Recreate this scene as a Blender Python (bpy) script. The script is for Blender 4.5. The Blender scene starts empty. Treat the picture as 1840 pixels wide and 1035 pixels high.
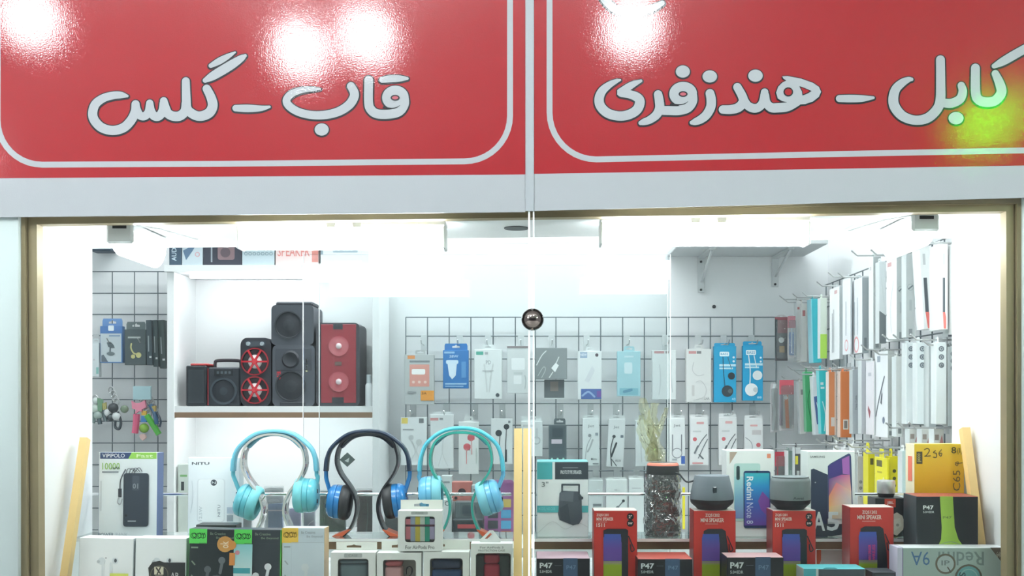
import bpy, bmesh, math, random
from mathutils import Vector, Matrix
random.seed(7)
S = bpy.context.scene
C = S.collection
# ------------------------------------------------------------------ camera, world, exposure
F, CX, CY, H = 1900.0, 950.0, 720.0, 1.45          # focal length in px (1840 wide frame), principal point, eye height
cam_d = bpy.data.cameras.new('camera'); cam = bpy.data.objects.new('camera', cam_d); C.objects.link(cam)
cam_d.sensor_width = 36; cam_d.lens = 36 * F / 1840
cam_d.shift_x = -(CX - 920) / 1840; cam_d.shift_y = (CY - 517.5) / 1840
cam_d.clip_start = 0.05
cam.location = (0, 0, H); cam.rotation_euler = (math.pi / 2, 0, 0)
S.camera = cam
w = bpy.data.worlds.new('world'); S.world = w; w.use_nodes = True
w.node_tree.nodes['Background'].inputs[0].default_value = (0.90, 0.965, 1.0, 1)
w.node_tree.nodes['Background'].inputs[1].default_value = 0.75
S.view_settings.view_transform = 'Standard'; S.view_settings.look = 'None'
S.view_settings.exposure = 0.0; S.view_settings.gamma = 1.0; S.view_settings.use_curve_mapping = False
E_TUBE, E_CAB, E_ROOM, E_BULB, E_GREEN = 31.0, 19.0, 18.5, 110.0, 260.0
E_FILL, E_FILL2 = 1.5, 70.0  # strengths of the added fill panels, near and far pair

# ------------------------------------------------------------------ helpers
def lin(c):
    return tuple(((x / 255) / 12.92 if x / 255 <= 0.04045 else ((x / 255 + 0.055) / 1.055) ** 2.4) for x in c[:3]) + (1.0,)
def W(px, py, d): return Vector(((px - CX) / F * d, d, H + (CY - py) / F * d))
def WX(px, d): return (px - CX) / F * d
def WZ(py, d): return H + (CY - py) / F * d

MATS = {}
def mat(name, col=None, rough=0.5, metal=0.0, attr=False, noise=0.0, nscale=40, bump=0.0, bscale=300, emit=None, coat=0.0, coat_r=0.05, spec=0.5):
    if name in MATS: return MATS[name]
    m = bpy.data.materials.new(name); m.use_nodes = True; nt = m.node_tree; b = nt.nodes['Principled BSDF']
    b.inputs['Roughness'].default_value = rough; b.inputs['Metallic'].default_value = metal
    b.inputs['Specular IOR Level'].default_value = spec
    b.inputs['Coat Weight'].default_value = coat; b.inputs['Coat Roughness'].default_value = coat_r
    src = None
    if attr:
        a = nt.nodes.new('ShaderNodeAttribute'); a.attribute_name = 'Col'; src = a.outputs['Color']
    else:
        r = nt.nodes.new('ShaderNodeRGB'); r.outputs[0].default_value = lin(col); src = r.outputs[0]
    tc = nt.nodes.new('ShaderNodeTexCoord')
    if noise > 0:
        n = nt.nodes.new('ShaderNodeTexNoise'); n.inputs['Scale'].default_value = nscale; n.inputs['Detail'].default_value = 4
        nt.links.new(tc.outputs['Object'], n.inputs['Vector'])
        hsv = nt.nodes.new('ShaderNodeHueSaturation')
        mr = nt.nodes.new('ShaderNodeMapRange'); mr.inputs[3].default_value = 1 - noise; mr.inputs[4].default_value = 1 + noise
        nt.links.new(n.outputs['Fac'], mr.inputs[0]); nt.links.new(mr.outputs[0], hsv.inputs['Value']); nt.links.new(src, hsv.inputs['Color'])
        src = hsv.outputs['Color']
    nt.links.new(src, b.inputs['Base Color'])
    if bump > 0:
        n2 = nt.nodes.new('ShaderNodeTexNoise'); n2.inputs['Scale'].default_value = bscale; n2.inputs['Detail'].default_value = 2
        nt.links.new(tc.outputs['Object'], n2.inputs['Vector'])
        bp = nt.nodes.new('ShaderNodeBump'); bp.inputs['Strength'].default_value = bump; bp.inputs['Distance'].default_value = 0.001
        nt.links.new(n2.outputs['Fac'], bp.inputs['Height']); nt.links.new(bp.outputs[0], b.inputs['Normal']); nt.links.new(bp.outputs[0], b.inputs['Coat Normal'])
    if emit:
        b.inputs['Emission Color'].default_value = lin(emit[0]); b.inputs['Emission Strength'].default_value = emit[1]
    MATS[name] = m; return m
def film(name, tint=(255, 255, 255), refl=1.0, rough=0.02, haze=0.0, hazecol=(255, 255, 255), bump=0.0):
    """clear sheet: straight-through transmission with a Fresnel gloss and a little milky haze"""
    m = bpy.data.materials.new(name); m.use_nodes = True; nt = m.node_tree
    nt.nodes.remove(nt.nodes['Principled BSDF']); out = nt.nodes['Material Output']
    tr = nt.nodes.new('ShaderNodeBsdfTransparent'); tr.inputs[0].default_value = lin(tint)
    gl = nt.nodes.new('ShaderNodeBsdfGlossy'); gl.inputs['Roughness'].default_value = rough
    fr = nt.nodes.new('ShaderNodeFresnel'); fr.inputs[0].default_value = 1.45
    mu = nt.nodes.new('ShaderNodeMath'); mu.operation = 'MULTIPLY'; mu.inputs[1].default_value = refl
    mx = nt.nodes.new('ShaderNodeMixShader'); nt.links.new(fr.outputs[0], mu.inputs[0]); nt.links.new(mu.outputs[0], mx.inputs[0])
    last = tr.outputs[0]
    if haze > 0:
        df = nt.nodes.new('ShaderNodeBsdfDiffuse'); df.inputs[0].default_value = lin(hazecol)
        m2 = nt.nodes.new('ShaderNodeMixShader'); m2.inputs[0].default_value = haze
        nt.links.new(tr.outputs[0], m2.inputs[1]); nt.links.new(df.outputs[0], m2.inputs[2]); last = m2.outputs[0]
    if bump > 0:
        n2 = nt.nodes.new('ShaderNodeTexNoise'); n2.inputs['Scale'].default_value = 60; tc = nt.nodes.new('ShaderNodeTexCoord')
        nt.links.new(tc.outputs['Object'], n2.inputs['Vector'])
        bp = nt.nodes.new('ShaderNodeBump'); bp.inputs['Strength'].default_value = bump; bp.inputs['Distance'].default_value = 0.01
        nt.links.new(n2.outputs['Fac'], bp.inputs['Height']); nt.links.new(bp.outputs[0], gl.inputs['Normal']); nt.links.new(bp.outputs[0], fr.inputs['Normal'])
    nt.links.new(last, mx.inputs[1]); nt.links.new(gl.outputs[0], mx.inputs[2]); nt.links.new(mx.outputs[0], out.inputs[0])
    MATS[name] = m; return m

PRINT = mat('printed_card', attr=True, rough=0.38, noise=0.03, nscale=90)
GLOSSP = mat('glossy_plastic', attr=True, rough=0.22)
MATTEP = mat('matte_plastic', attr=True, rough=0.55, noise=0.03, nscale=120)
SIGN = mat('glossy_sign_laminate', attr=True, rough=0.4, noise=0.02, nscale=30, bump=0.10, bscale=420, coat=0.7, coat_r=0.05, spec=0.15)
WALLW = mat('white_melamine', (238, 239, 239), rough=0.45, noise=0.01, nscale=8)
PAINT = mat('wall_paint', (222, 224, 225), rough=0.8, noise=0.02, nscale=3, bump=0.1, bscale=200)
PAINT2 = mat('outer_wall_paint', (226, 237, 237), rough=0.7, noise=0.02, nscale=4)
BRONZE = mat('bronze_aluminium', (150, 135, 104), rough=0.5, metal=0.1, noise=0.08, nscale=25)
WOOD = mat('pale_wood', (238, 205, 140), rough=0.5, noise=0.08, nscale=14)
BROWN = mat('brown_board', (140, 112, 88), rough=0.55, noise=0.12, nscale=18)
CHROME = mat('chrome', (225, 228, 230), rough=0.12, metal=1.0)
DKCHROME = mat('dark_chrome', (120, 112, 108), rough=0.06, metal=1.0)
WIRE = mat('grey_wire', (118, 128, 132), rough=0.4, metal=0.5)
STEEL = mat('bright_steel_wire', (190, 192, 192), rough=0.3, metal=0.7)
WHITEP = mat('white_plastic', (232, 234, 234), rough=0.4)
GREYP = mat('grey_plastic', (198, 202, 203), rough=0.5)
BLACKP = mat('black_plastic', (34, 36, 40), rough=0.4)
FLOORM = mat('floor_tile', (205, 204, 200), rough=0.4, noise=0.06, nscale=6)
SEAL = mat('silicone_seal', (142, 149, 154), rough=0.4)
TUBE = mat('lit_diffuser', (245, 250, 250), rough=0.5, emit=((248, 253, 255), E_TUBE))
TUBE2 = mat('lit_cabinet_strip', (245, 250, 250), rough=0.5, emit=((246, 250, 255), E_CAB))
FILL_NEAR = mat('near_fill_panel', (245, 250, 250), rough=0.5, emit=((247, 252, 255), E_FILL))
DARKW = mat('opposite_shopfront', (64, 66, 70), rough=0.6, noise=0.2, nscale=2)
FILL_FAR = mat('far_fill_panel', (245, 250, 250), rough=0.5, emit=((247, 252, 255), E_FILL2))
TUBE3 = mat('lit_room_panel', (245, 250, 250), rough=0.5, emit=((248, 252, 255), E_ROOM))
BULB = mat('lit_bulb', (255, 255, 255), rough=0.5, emit=((250, 253, 255), E_BULB))
GREENL = mat('lit_green_led', (90, 255, 60), rough=0.5, emit=((40, 255, 30), E_GREEN))
GLASS = film('shop_glass', (253, 255, 254), 1.0, 0.0)
GLASS2 = film('sliding_glass', (252, 254, 254), 0.55, 0.01, 0.004, (240, 245, 247))
GEDGE = film('glass_edge', (225, 242, 240), 1.5, 0.05, 0.93, (250, 254, 254))
SHELFG = film('glass_shelf', (232, 246, 242), 1.5, 0.03, 0.12, (220, 238, 235))
WRAP = film('clear_wrap', (250, 252, 252), 5.0, 0.08, 0.06, (240, 245, 245), bump=0.8)
YFILM = film('yellow_film', (250, 250, 228), 2.5, 0.1, 0.16, (240, 240, 205), bump=0.8)
BLIST = film('blister_film', (248, 250, 250), 2.0, 0.05, 0.05, (235, 240, 240), bump=0.5)
WINF = film('window_film', (254, 255, 255), 0.7, 0.03, 0.01)
ACRYL = film('acrylic_stand', (238, 242, 242), 1.6, 0.05, 0.6, (225, 225, 218))

class MB:
    def __init__(s): s.v = []; s.f = []; s.c = []
    def face(s, idx, col): s.f.append(tuple(idx)); s.c.append(col)
    def poly(s, pts, col=(255, 255, 255)):
        n = len(s.v); s.v += [tuple(p) for p in pts]; s.face(range(n, n + len(pts)), col)
    def box(s, x0, y0, z0, x1, y1, z1, col=(255, 255, 255), cols=None, ch=0.0):
        """axis box; cols = dict of face colours by side (front -y, back, left, right, top, bottom); ch chamfers the vertical+front edges"""
        k = cols or {}
        if ch > 0:
            bm = bmesh.new(); bmesh.ops.create_cube(bm, size=1)
            for q in bm.verts: q.co = Vector(((q.co.x + .5) * (x1 - x0) + x0, (q.co.y + .5) * (y1 - y0) + y0, (q.co.z + .5) * (z1 - z0) + z0))
            bmesh.ops.bevel(bm, geom=bm.edges[:], offset=ch, segments=2 if ch > .004 else 1, profile=.5, affect='EDGES', clamp_overlap=True)
            bm.normal_update(); n = len(s.v); bm.verts.index_update()
            s.v += [tuple(q.co) for q in bm.verts]
            for f in bm.faces:
                nn = f.normal; ax = max(range(3), key=lambda i: abs(nn[i]))
                side = {(0, 0): 'left', (0, 1): 'right', (1, 0): 'front', (1, 1): 'back', (2, 0): 'bottom', (2, 1): 'top'}[(ax, int(nn[ax] > 0))]
                s.face([q.index + n for q in f.verts], k.get(side, col))
            bm.free(); return
        n = len(s.v)
        s.v += [(x0, y0, z0), (x1, y0, z0), (x1, y1, z0), (x0, y1, z0), (x0, y0, z1), (x1, y0, z1), (x1, y1, z1), (x0, y1, z1)]
        for side, q in (('bottom', (0, 3, 2, 1)), ('top', (4, 5, 6, 7)), ('front', (0, 1, 5, 4)), ('right', (1, 2, 6, 5)), ('back', (2, 3, 7, 6)), ('left', (3, 0, 4, 7))):
            s.face([n + i for i in q], k.get(side, col))
    def beam(s, p0, p1, wx, wy, col=(255, 255, 255)):
        """rectangular bar from p0 to p1, wx across X, wy across the other normal"""
        p0 = Vector(p0); p1 = Vector(p1); t = (p1 - p0).normalized()
        ax = Vector((1, 0, 0)) if abs(t.x) < 0.9 else Vector((0, 1, 0))
        u = (ax - t * ax.dot(t)).normalized(); v = t.cross(u)
        n = len(s.v)
        for p in (p0, p1):
            for a, b in ((-1, -1), (1, -1), (1, 1), (-1, 1)): s.v.append(tuple(p + u * a * wx / 2 + v * b * wy / 2))
        for q in ((0, 1, 2, 3), (7, 6, 5, 4), (0, 4, 5, 1), (1, 5, 6, 2), (2, 6, 7, 3), (3, 7, 4, 0)): s.face([n + i for i in q], col)
    def lathe(s, prof, c=(0, 0, 0), axis=(0, 0, 1), seg=24, cols=None, col=(255, 255, 255)):
        """prof: list of (height along axis, radius); cols: one colour per profile band"""
        c = Vector(c); a = Vector(axis).normalized()
        u = a.orthogonal().normalized(); v = a.cross(u); n = len(s.v)
        for h, r in prof:
            for i in range(seg):
                t = 2 * math.pi * i / seg; s.v.append(tuple(c + a * h + (u * math.cos(t) + v * math.sin(t)) * max(r, 1e-5)))
        for k in range(len(prof) - 1):
            cc = cols[k] if cols else col
            for i in range(seg):
                j = (i + 1) % seg; s.face((n + k * seg + i, n + k * seg + j, n + (k + 1) * seg + j, n + (k + 1) * seg + i), cc)
        s.face([n + i for i in range(seg)][::-1], cols[0] if cols else col)
        s.face([n + (len(prof) - 1) * seg + i for i in range(seg)], cols[-1] if cols else col)
    def tube(s, pts, r, seg=8, col=(255, 255, 255), rx=None):
        pts = [Vector(p) for p in pts]; n = len(s.v); m = len(pts)
        prev = None
        for i, p in enumerate(pts):
            t = (pts[min(i + 1, m - 1)] - pts[max(i - 1, 0)]).normalized()
            u = (prev - t * prev.dot(t)).normalized() if prev is not None and (prev - t * prev.dot(t)).length > 1e-4 else t.orthogonal().normalized()
            prev = u; v = t.cross(u); rr = r[i] if isinstance(r, (list, tuple)) else r
            for k in range(seg):
                a = 2 * math.pi * k / seg; s.v.append(tuple(p + (u * math.cos(a) + v * math.sin(a)) * rr))
        for i in range(m - 1):
            for k in range(seg):
                j = (k + 1) % seg; s.face((n + i * seg + k, n + i * seg + j, n + (i + 1) * seg + j, n + (i + 1) * seg + k), col)
        s.face([n + k for k in range(seg)][::-1], col); s.face([n + (m - 1) * seg + k for k in range(seg)], col)
    def band(s, pts, t, wy, y0=0.0, col=(255, 255, 255), seg=8, power=0.6):
        """strip following pts (x,z) in the XZ plane, thickness t (const or list), width wy in Y, rounded section"""
        m = len(pts); n = len(s.v); P = [Vector((p[0], 0, p[1])) for p in pts]
        for i, p in enumerate(P):
            tt = (P[min(i + 1, m - 1)] - P[max(i - 1, 0)]).normalized(); nn = Vector((-tt.z, 0, tt.x))
            th = t[i] if isinstance(t, (list, tuple)) else t; wd = wy[i] if isinstance(wy, (list, tuple)) else wy
            for k in range(seg):
                a = 2 * math.pi * (k + .5) / seg; ca, sa = math.cos(a), math.sin(a)
                q = p + nn * (th / 2) * math.copysign(abs(ca) ** power, ca); q = q + Vector((0, y0 + wd / 2 * math.copysign(abs(sa) ** power, sa), 0))
                s.v.append(tuple(q))
        for i in range(m - 1):
            for k in range(seg):
                j = (k + 1) % seg; s.face((n + i * seg + k, n + i * seg + j, n + (i + 1) * seg + j, n + (i + 1) * seg + k), col)
        s.face([n + k for k in range(seg)][::-1], col); s.face([n + (m - 1) * seg + k for k in range(seg)], col)
    def plate(s, outer, holes, y0, y1, col=(255, 255, 255)):
        """flat plate in XZ with holes, between y0 (front) and y1"""
        bm = bmesh.new(); es = []
        for loop in [outer] + list(holes):
            vs = [bm.verts.new((p[0], y0, p[1])) for p in loop]
            es += [bm.edges.new((vs[i], vs[(i + 1) % len(vs)])) for i in range(len(vs))]
        bmesh.ops.triangle_fill(bm, use_beauty=True, use_dissolve=False, edges=es)
        if y1 != y0:
            r = bmesh.ops.extrude_face_region(bm, geom=bm.faces[:])
            for q in r['geom']:
                if isinstance(q, bmesh.types.BMVert): q.co.y = y1
        bmesh.ops.recalc_face_normals(bm, faces=bm.faces[:]); bm.verts.index_update(); n = len(s.v)
        s.v += [tuple(q.co) for q in bm.verts]
        for f in bm.faces: s.face([q.index + n for q in f.verts], col)
        bm.free()
    def build(s, name, m, parent=None, loc=(0, 0, 0), smooth=False, rot=None):
        me = bpy.data.meshes.new(name); me.from_pydata([tuple(p) for p in s.v], [], s.f)
        at = me.color_attributes.new('Col', 'FLOAT_COLOR', 'CORNER'); dat = []
        cache = {}
        for p, c in zip(me.polygons, s.c):
            if isinstance(c, list):
                for q in c: dat += lin(q)
            else:
                if c not in cache: cache[c] = lin(c)
                dat += cache[c] * p.loop_total
        at.data.foreach_set('color', dat)
        if smooth:
            me.polygons.foreach_set('use_smooth', [True] * len(me.polygons))
            me.set_sharp_from_angle(angle=math.radians(smooth if smooth > 1 else 38))
        me.materials.append(m)
        o = bpy.data.objects.new(name, me); C.objects.link(o); o.location = loc
        if rot: o.rotation_euler = rot
        if parent: o.parent = parent
        return o
def tag(o, label, cat, group=None):
    o['label'] = label; o['category'] = cat
    if group: o['group'] = group
    return o
def struct(o, label=None):
    o['kind'] = 'structure'
    if label: o['label'] = label
    return o
def empty(name, loc, label, cat, group=None, rot=None):
    o = bpy.data.objects.new(name, None); C.objects.link(o); o.location = loc; o.empty_display_size = 0.05
    if rot: o.rotation_euler = rot
    return tag(o, label, cat, group)

def smooth_path(P, k=6):
    """Catmull-Rom through tuples of any length"""
    out = []; n = len(P)
    for i in range(n - 1):
        p0, p1, p2, p3 = P[max(i - 1, 0)], P[i], P[i + 1], P[min(i + 2, n - 1)]
        for j in range(k):
            t = j / k
            out.append(tuple(0.5 * (2 * b + (c - a) * t + (2 * a - 5 * b + 4 * c - d) * t * t + (3 * b - a - 3 * c + d) * t ** 3) for a, b, c, d in zip(p0, p1, p2, p3)))
    out.append(tuple(P[-1])); return out
TXT = {}
def text2d(s, bold=0.0):
    key = (s, bold)
    if key not in TXT:
        cu = bpy.data.curves.new('t', 'FONT'); cu.body = s; cu.resolution_u = 2; cu.offset = bold
        o = bpy.data.objects.new('t', cu); C.objects.link(o)
        dg = bpy.context.evaluated_depsgraph_get(); me = o.evaluated_get(dg).to_mesh()
        vs = [(q.co.x, q.co.y) for q in me.vertices]; fs = [tuple(p.vertices) for p in me.polygons]
        o.evaluated_get(dg).to_mesh_clear(); bpy.data.objects.remove(o); bpy.data.curves.remove(cu)
        x0 = min(a for a, b in vs); x1 = max(a for a, b in vs); y0 = min(b for a, b in vs); y1 = max(b for a, b in vs)
        TXT[key] = ([((a - x0) / (x1 - x0), (b - y0) / (y1 - y0)) for a, b in vs], fs)
    return TXT[key]
def ribbon2d(path):
    """path of (x,y,w): list of polygons covering a rounded stroke"""
    polys = []; n = len(path); L = []; R = []
    for i in range(n):
        a = path[max(i - 1, 0)]; b = path[min(i + 1, n - 1)]
        dx, dy = b[0] - a[0], b[1] - a[1]; l = math.hypot(dx, dy) or 1; nx, ny = -dy / l, dx / l; h = path[i][2] / 2
        L.append((path[i][0] + nx * h, path[i][1] + ny * h)); R.append((path[i][0] - nx * h, path[i][1] - ny * h))
    for i in range(n - 1): polys.append([L[i], L[i + 1], R[i + 1], R[i]])
    if math.hypot(path[0][0] - path[-1][0], path[0][1] - path[-1][1]) > 1e-3 * max(path[0][2], 1e-6):
        for i, k in ((0, 1), (n - 1, n - 2)):
            a = math.atan2(path[i][1] - path[k][1], path[i][0] - path[k][0]); r = path[i][2] / 2
            polys.append([(path[i][0] + r * math.cos(a + (t - 6) * math.pi / 12), path[i][1] + r * math.sin(a + (t - 6) * math.pi / 12)) for t in range(13)])
    return polys
LAY = 0.00016
def rrect(u0, v0, u1, v1, ru, rv, k=5):
    pts = []
    for cx, cy, a0 in ((u1 - ru, v1 - rv, 0), (u0 + ru, v1 - rv, 90), (u0 + ru, v0 + rv, 180), (u1 - ru, v0 + rv, 270)):
        for i in range(k + 1):
            a = math.radians(a0 + 90 * i / k); pts.append((cx + ru * math.cos(a), cy + rv * math.sin(a)))
    return pts
def prints(mb, items, ww, hh, x0, ztop, yf):
    """flat print on a front face of width ww, height hh; u,v in 0..1 from top-left; every item sits one thin layer further out"""
    def P(u, v, k): return (x0 + u * ww, yf - LAY * (k + 1), ztop - v * hh)
    def addpoly(pts, k, col):
        a = sum(pts[i][0] * pts[(i + 1) % len(pts)][1] - pts[(i + 1) % len(pts)][0] * pts[i][1] for i in range(len(pts)))
        if a > 0: pts = pts[::-1]; col = col[::-1] if isinstance(col, list) else col
        mb.poly([P(u, v, k) for u, v in pts], col)
    for k, it in enumerate(items):
        t = it[0]
        if t == 'r':
            _, u0, v0, u1, v1, c = it[:6]; c2 = it[6] if len(it) > 6 else None
            addpoly([(u0, v0), (u0, v1), (u1, v1), (u1, v0)], k, [c, c2, c2, c] if c2 else c)
        elif t == 'rr':
            _, u0, v0, u1, v1, r, c = it[:7]; addpoly(rrect(u0, v0, u1, v1, r, r * ww / hh), k, c)
        elif t == 'e':
            _, u, v, ru, c = it[:5]; rv = it[5] if len(it) > 5 else ru * ww / hh
            addpoly([(u + ru * math.cos(i * math.pi / 10), v + rv * math.sin(i * math.pi / 10)) for i in range(20)], k, c)
        elif t == 'p': addpoly(list(it[1]), k, it[2])
        elif t == 's':
            asp = ww / hh; pth = [(a, b / asp, it[2]) for a, b in it[1]]
            if len(pth) > 2: pth = smooth_path(pth, 4)
            for e, q in enumerate(ribbon2d(pth)): addpoly([(a, b * asp) for a, b in q], k + e * .008, it[3])
        elif t == 'ring':
            _, u, v, ru, wd, c = it; asp = ww / hh
            pth = [(u + ru * math.cos(i * math.pi / 10), v / asp + ru * math.sin(i * math.pi / 10), wd) for i in range(21)]
            for e, q in enumerate(ribbon2d(pth)): addpoly([(a, b * asp) for a, b in q], k + e * .008, c)
        elif t == 't':
            _, u0, v0, u1, v1, s, c = it[:7]; rot = it[7] if len(it) > 7 else 0; bold = it[8] if len(it) > 8 else 0.012
            vs, fs = text2d(s, bold); n = len(mb.v)
            for a, b in vs:
                if rot == 90: a, b = b, 1 - a            # reads downwards
                elif rot == -90: a, b = 1 - b, a         # reads upwards
                elif rot == 180: a, b = 1 - a, 1 - b
                mb.v.append(P(u0 + a * (u1 - u0), v1 + b * (v0 - v1), k))
            for f in fs: mb.face([n + i for i in f], c)

BOXD = {}
def carton(name, label, cat, rect, d, depth, col, items=(), side=None, top=None, zb=None, lean=0.0, roll=0.0, yaw=0.0, group=None, m=None, ch=0.0008, printname='printed_front', sideitems=None):
    """closed box whose front face covers rect (px) at distance d; zb = height of what it stands on"""
    x0, y0, x1, y1 = rect; wd = (x1 - x0) / F * d; zt = WZ(y0, d); zb = WZ(y1, d) if zb is None else zb; hh = zt - zb
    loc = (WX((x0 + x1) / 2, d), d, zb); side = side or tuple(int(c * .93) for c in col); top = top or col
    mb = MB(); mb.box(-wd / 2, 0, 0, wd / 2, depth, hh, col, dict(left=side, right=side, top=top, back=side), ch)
    o = mb.build(name, m or PRINT, None, loc, rot=(-lean, roll, yaw)); tag(o, label, cat, group)
    if items:
        vis = (y1 - y0) / F * d                     # items are laid out over the photographed rect, not the hidden foot
        mp = MB(); prints(mp, items, wd, vis, -wd / 2, hh, 0); mp.build(printname, m or PRINT, o)
    return o
# ------------------------------------------------------------------ setting: room, facade, showcase
XL, XR = -0.908, 0.8806                 # showcase side walls (inner faces)
ZC = H + 0.328                          # showcase ceiling
ZF = H - 0.365                          # showcase floor
ZS = H - 0.2728                         # glass shelf top
D0, D1 = 1.933, 2.20
def ZCf(x): return ZC + (x + .908) / 1.789 * .021          # the showcase ceiling rises a little to the right
DB = 3.48                               # back wall
XW = 0.985                              # right wall of the shop
XLW = -1.60
def sbox(name, m, a, b, label=None):
    mb = MB(); mb.box(*a, *b); return struct(mb.build(name, m), label)
sbox('floor', FLOORM, (-4, -3.2, -0.05), (4, DB + .1, 0))
sbox('wall_back', PAINT, (XLW - .1, DB, 0), (XW + .1, DB + .1, 2.75))
sbox('wall_right', PAINT, (XW, 2.0, 0), (XW + .1, DB, 2.75))
sbox('wall_left', PAINT, (XLW - .1, 2.0, 0), (XLW, DB, 2.75))
sbox('ceiling', PAINT, (XLW - .1, 2.0, 2.75), (XW + .1, DB + .1, 2.85))
sbox('ceiling_arcade', PAINT, (-4, -3.2, 2.75), (4, 1.939, 2.85))
xl_out, xr_out = WX(35, 1.89), WX(1838, 1.89)
sbox('wall_facade_left', PAINT2, (-2.4, 1.885, 0), (xl_out, 2.0, H + .9))
sbox('wall_facade_right', PAINT2, (xr_out, 1.885, 0), (2.4, 2.0, H + .9))
sbox('wall_facade_top', PAINT2, (-2.4, 1.94, ZC + .045), (2.4, 2.0, 2.85))
sbox('wall_facade_base', PAINT2, (xl_out, 1.90, 0), (xr_out, 1.95, ZF - .075))
# showcase niche
sbox('wall_showcase_left', WALLW, (XL - .02, D0, ZF - .02), (XL, D1, ZC + .018))
sbox('wall_showcase_right', WALLW, (XR, D0, ZF - .02), (XR + .02, D1, ZC + .039))
mb = MB(); mb.box(XL - .02, D0 - .003, ZC, XR + .02, D1, ZC + .02); mb.v = [(x, y, z + ZCf(x) - ZC) for x, y, z in mb.v]; struct(mb.build('ceiling_showcase', WALLW))
sbox('floor_showcase', WALLW, (XL - .02, D0 - .005, ZF - .02), (XR + .02, 2.46, ZF))
mb = MB(); mb.box(XL, D1 - .012, ZC - .009, XR, D1 + .01, ZC - .0005); mb.box(XL, D1 - .012, ZC - .013, XR, D1 - .008, ZC - .009); mb.v = [(x, y, z + ZCf(x) - ZC) for x, y, z in mb.v]
struct(mb.build('trim_1', WHITEP), 'white rear glass track under the showcase ceiling')
zz = ZCf(WX(928, 2.068)); mb = MB(); mb.lathe([(-.002, .024), (-.0003, .0245)], (0, 0, 0), (0, 0, 1), 24); tag(mb.build('ceiling_hole_disc', BLACKP, None, (WX(928, 2.068), 2.068, zz - .0002)), 'dark disc in place of a hole in the showcase ceiling beside the glass joint', 'hole')  # flat black disc stands in for the dark inside of a hole
# aluminium window frame (two-step profile), following the slightly sloping head of the photograph
def zline(px): return 403 - (px - 65) * (403 - 379.5) / (1808 - 65)
fr = empty('window_1', (0, 1.90, ZF - .06), 'bronze aluminium frame around the display window', 'frame'); del fr['category']; fr['kind'] = 'structure'
def fpart(name, quads, y0, y1):
    mb = MB()
    for q in quads:      # q: px corner list clockwise from top-left at d=1.92
        p = [W(a, b, 1.905) - fr.location for a, b in q]; n = len(mb.v)
        for y in (y0, y1): mb.v += [(v.x, y - 1.90, v.z) for v in p]
        for f in ((3, 2, 1, 0), (4, 5, 6, 7), (0, 1, 5, 4), (1, 2, 6, 5), (2, 3, 7, 6), (3, 0, 4, 7)): mb.face([n + i for i in f], (255, 255, 255))
    return mb.build(name, BRONZE, fr)
yb = CY + (H - ZF + .0) / 1.905 * F
fpart('frame_head', [[(35, 372), (1836, 345), (1836, 367), (35, 391)]], 1.896, 1.930)
fpart('frame_head_lip', [[(50, 389.5), (1822, 366), (1808, 379.5), (66, 403)]], 1.905, 1.930)
fpart('frame_jamb', [[(35, 391), (49, 390), (54, yb), (40, yb)]], 1.896, 1.930)
fpart('frame_jamb_lip', [[(50.5, 389), (66, 402), (70, yb), (55, yb)]], 1.905, 1.930)
fpart('frame_jamb', [[(1823.5, 365), (1837, 364), (1838, yb), (1825, yb)]], 1.896, 1.930)
fpart('frame_jamb_lip', [[(1808, 379.5), (1822, 366), (1823.5, yb), (1809.5, yb)]], 1.905, 1.930)
fpart('frame_sill', [[(35, yb), (1838, yb), (1838, yb + 40), (35, yb + 40)]], 1.896, 1.930)

# ------------------------------------------------------------------ lamps of the showcase
def batten(label, x0, x1, y0, y1, d):
    a, b = WX(x0, d), WX(x1, d); zt = ZCf((a + b) / 2) - .0035; zc = WZ((y0 + y1) / 2, d)
    o = empty('tube_light', ((a + b) / 2, d, zt), label, 'lamp'); hw = (b - a) / 2; z0 = WZ(y1, d) - zt
    mb = MB(); mb.box(-hw, -.004, -.010, hw, .040, 0, ch=.002); mb.build('housing', WHITEP, o)
    for s in (-1, 1): mb = MB(); mb.box(s * hw - .003 * s - .003, -.005, z0, s * hw - .003 * s + .003, .041, -.0105, ch=.002); mb.build('end_cap', WHITEP, o)
    mb = MB(); pr = []
    for i in range(13):
        t = math.pi * i / 12; pr.append((.018 - .021 * math.cos(t), z0 + .010 - .0095 * math.sin(t)))
    pr = [(-.003, -.0108)] + pr + [(.039, -.0108)]; n = len(pr)
    for x in (-hw + .007, hw - .007): mb.v += [(x, p, q) for p, q in pr]
    for i in range(n): mb.face((i, (i + 1) % n, n + (i + 1) % n, n + i), (255, 255, 255))
    mb.face(range(n), (255, 255, 255)); mb.face([n + i for i in range(n)][::-1], (255, 255, 255))
    mb.build('diffuser', TUBE, o, smooth=True)
    for x in (-.03 + .012, .03): mb = MB(); mb.box(x - .008, -.0052, -.013, x + .008, -.0042, -.001); mb.build('mounting_clip', GREYP, o)
    return o
batten('long tube light under the showcase ceiling above the shelf of speakers', 425, 801, 408, 447, 1.943)
batten('long tube light under the showcase ceiling right of the glass joint', 1078, 1456, 402, 440, 1.943)
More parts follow.
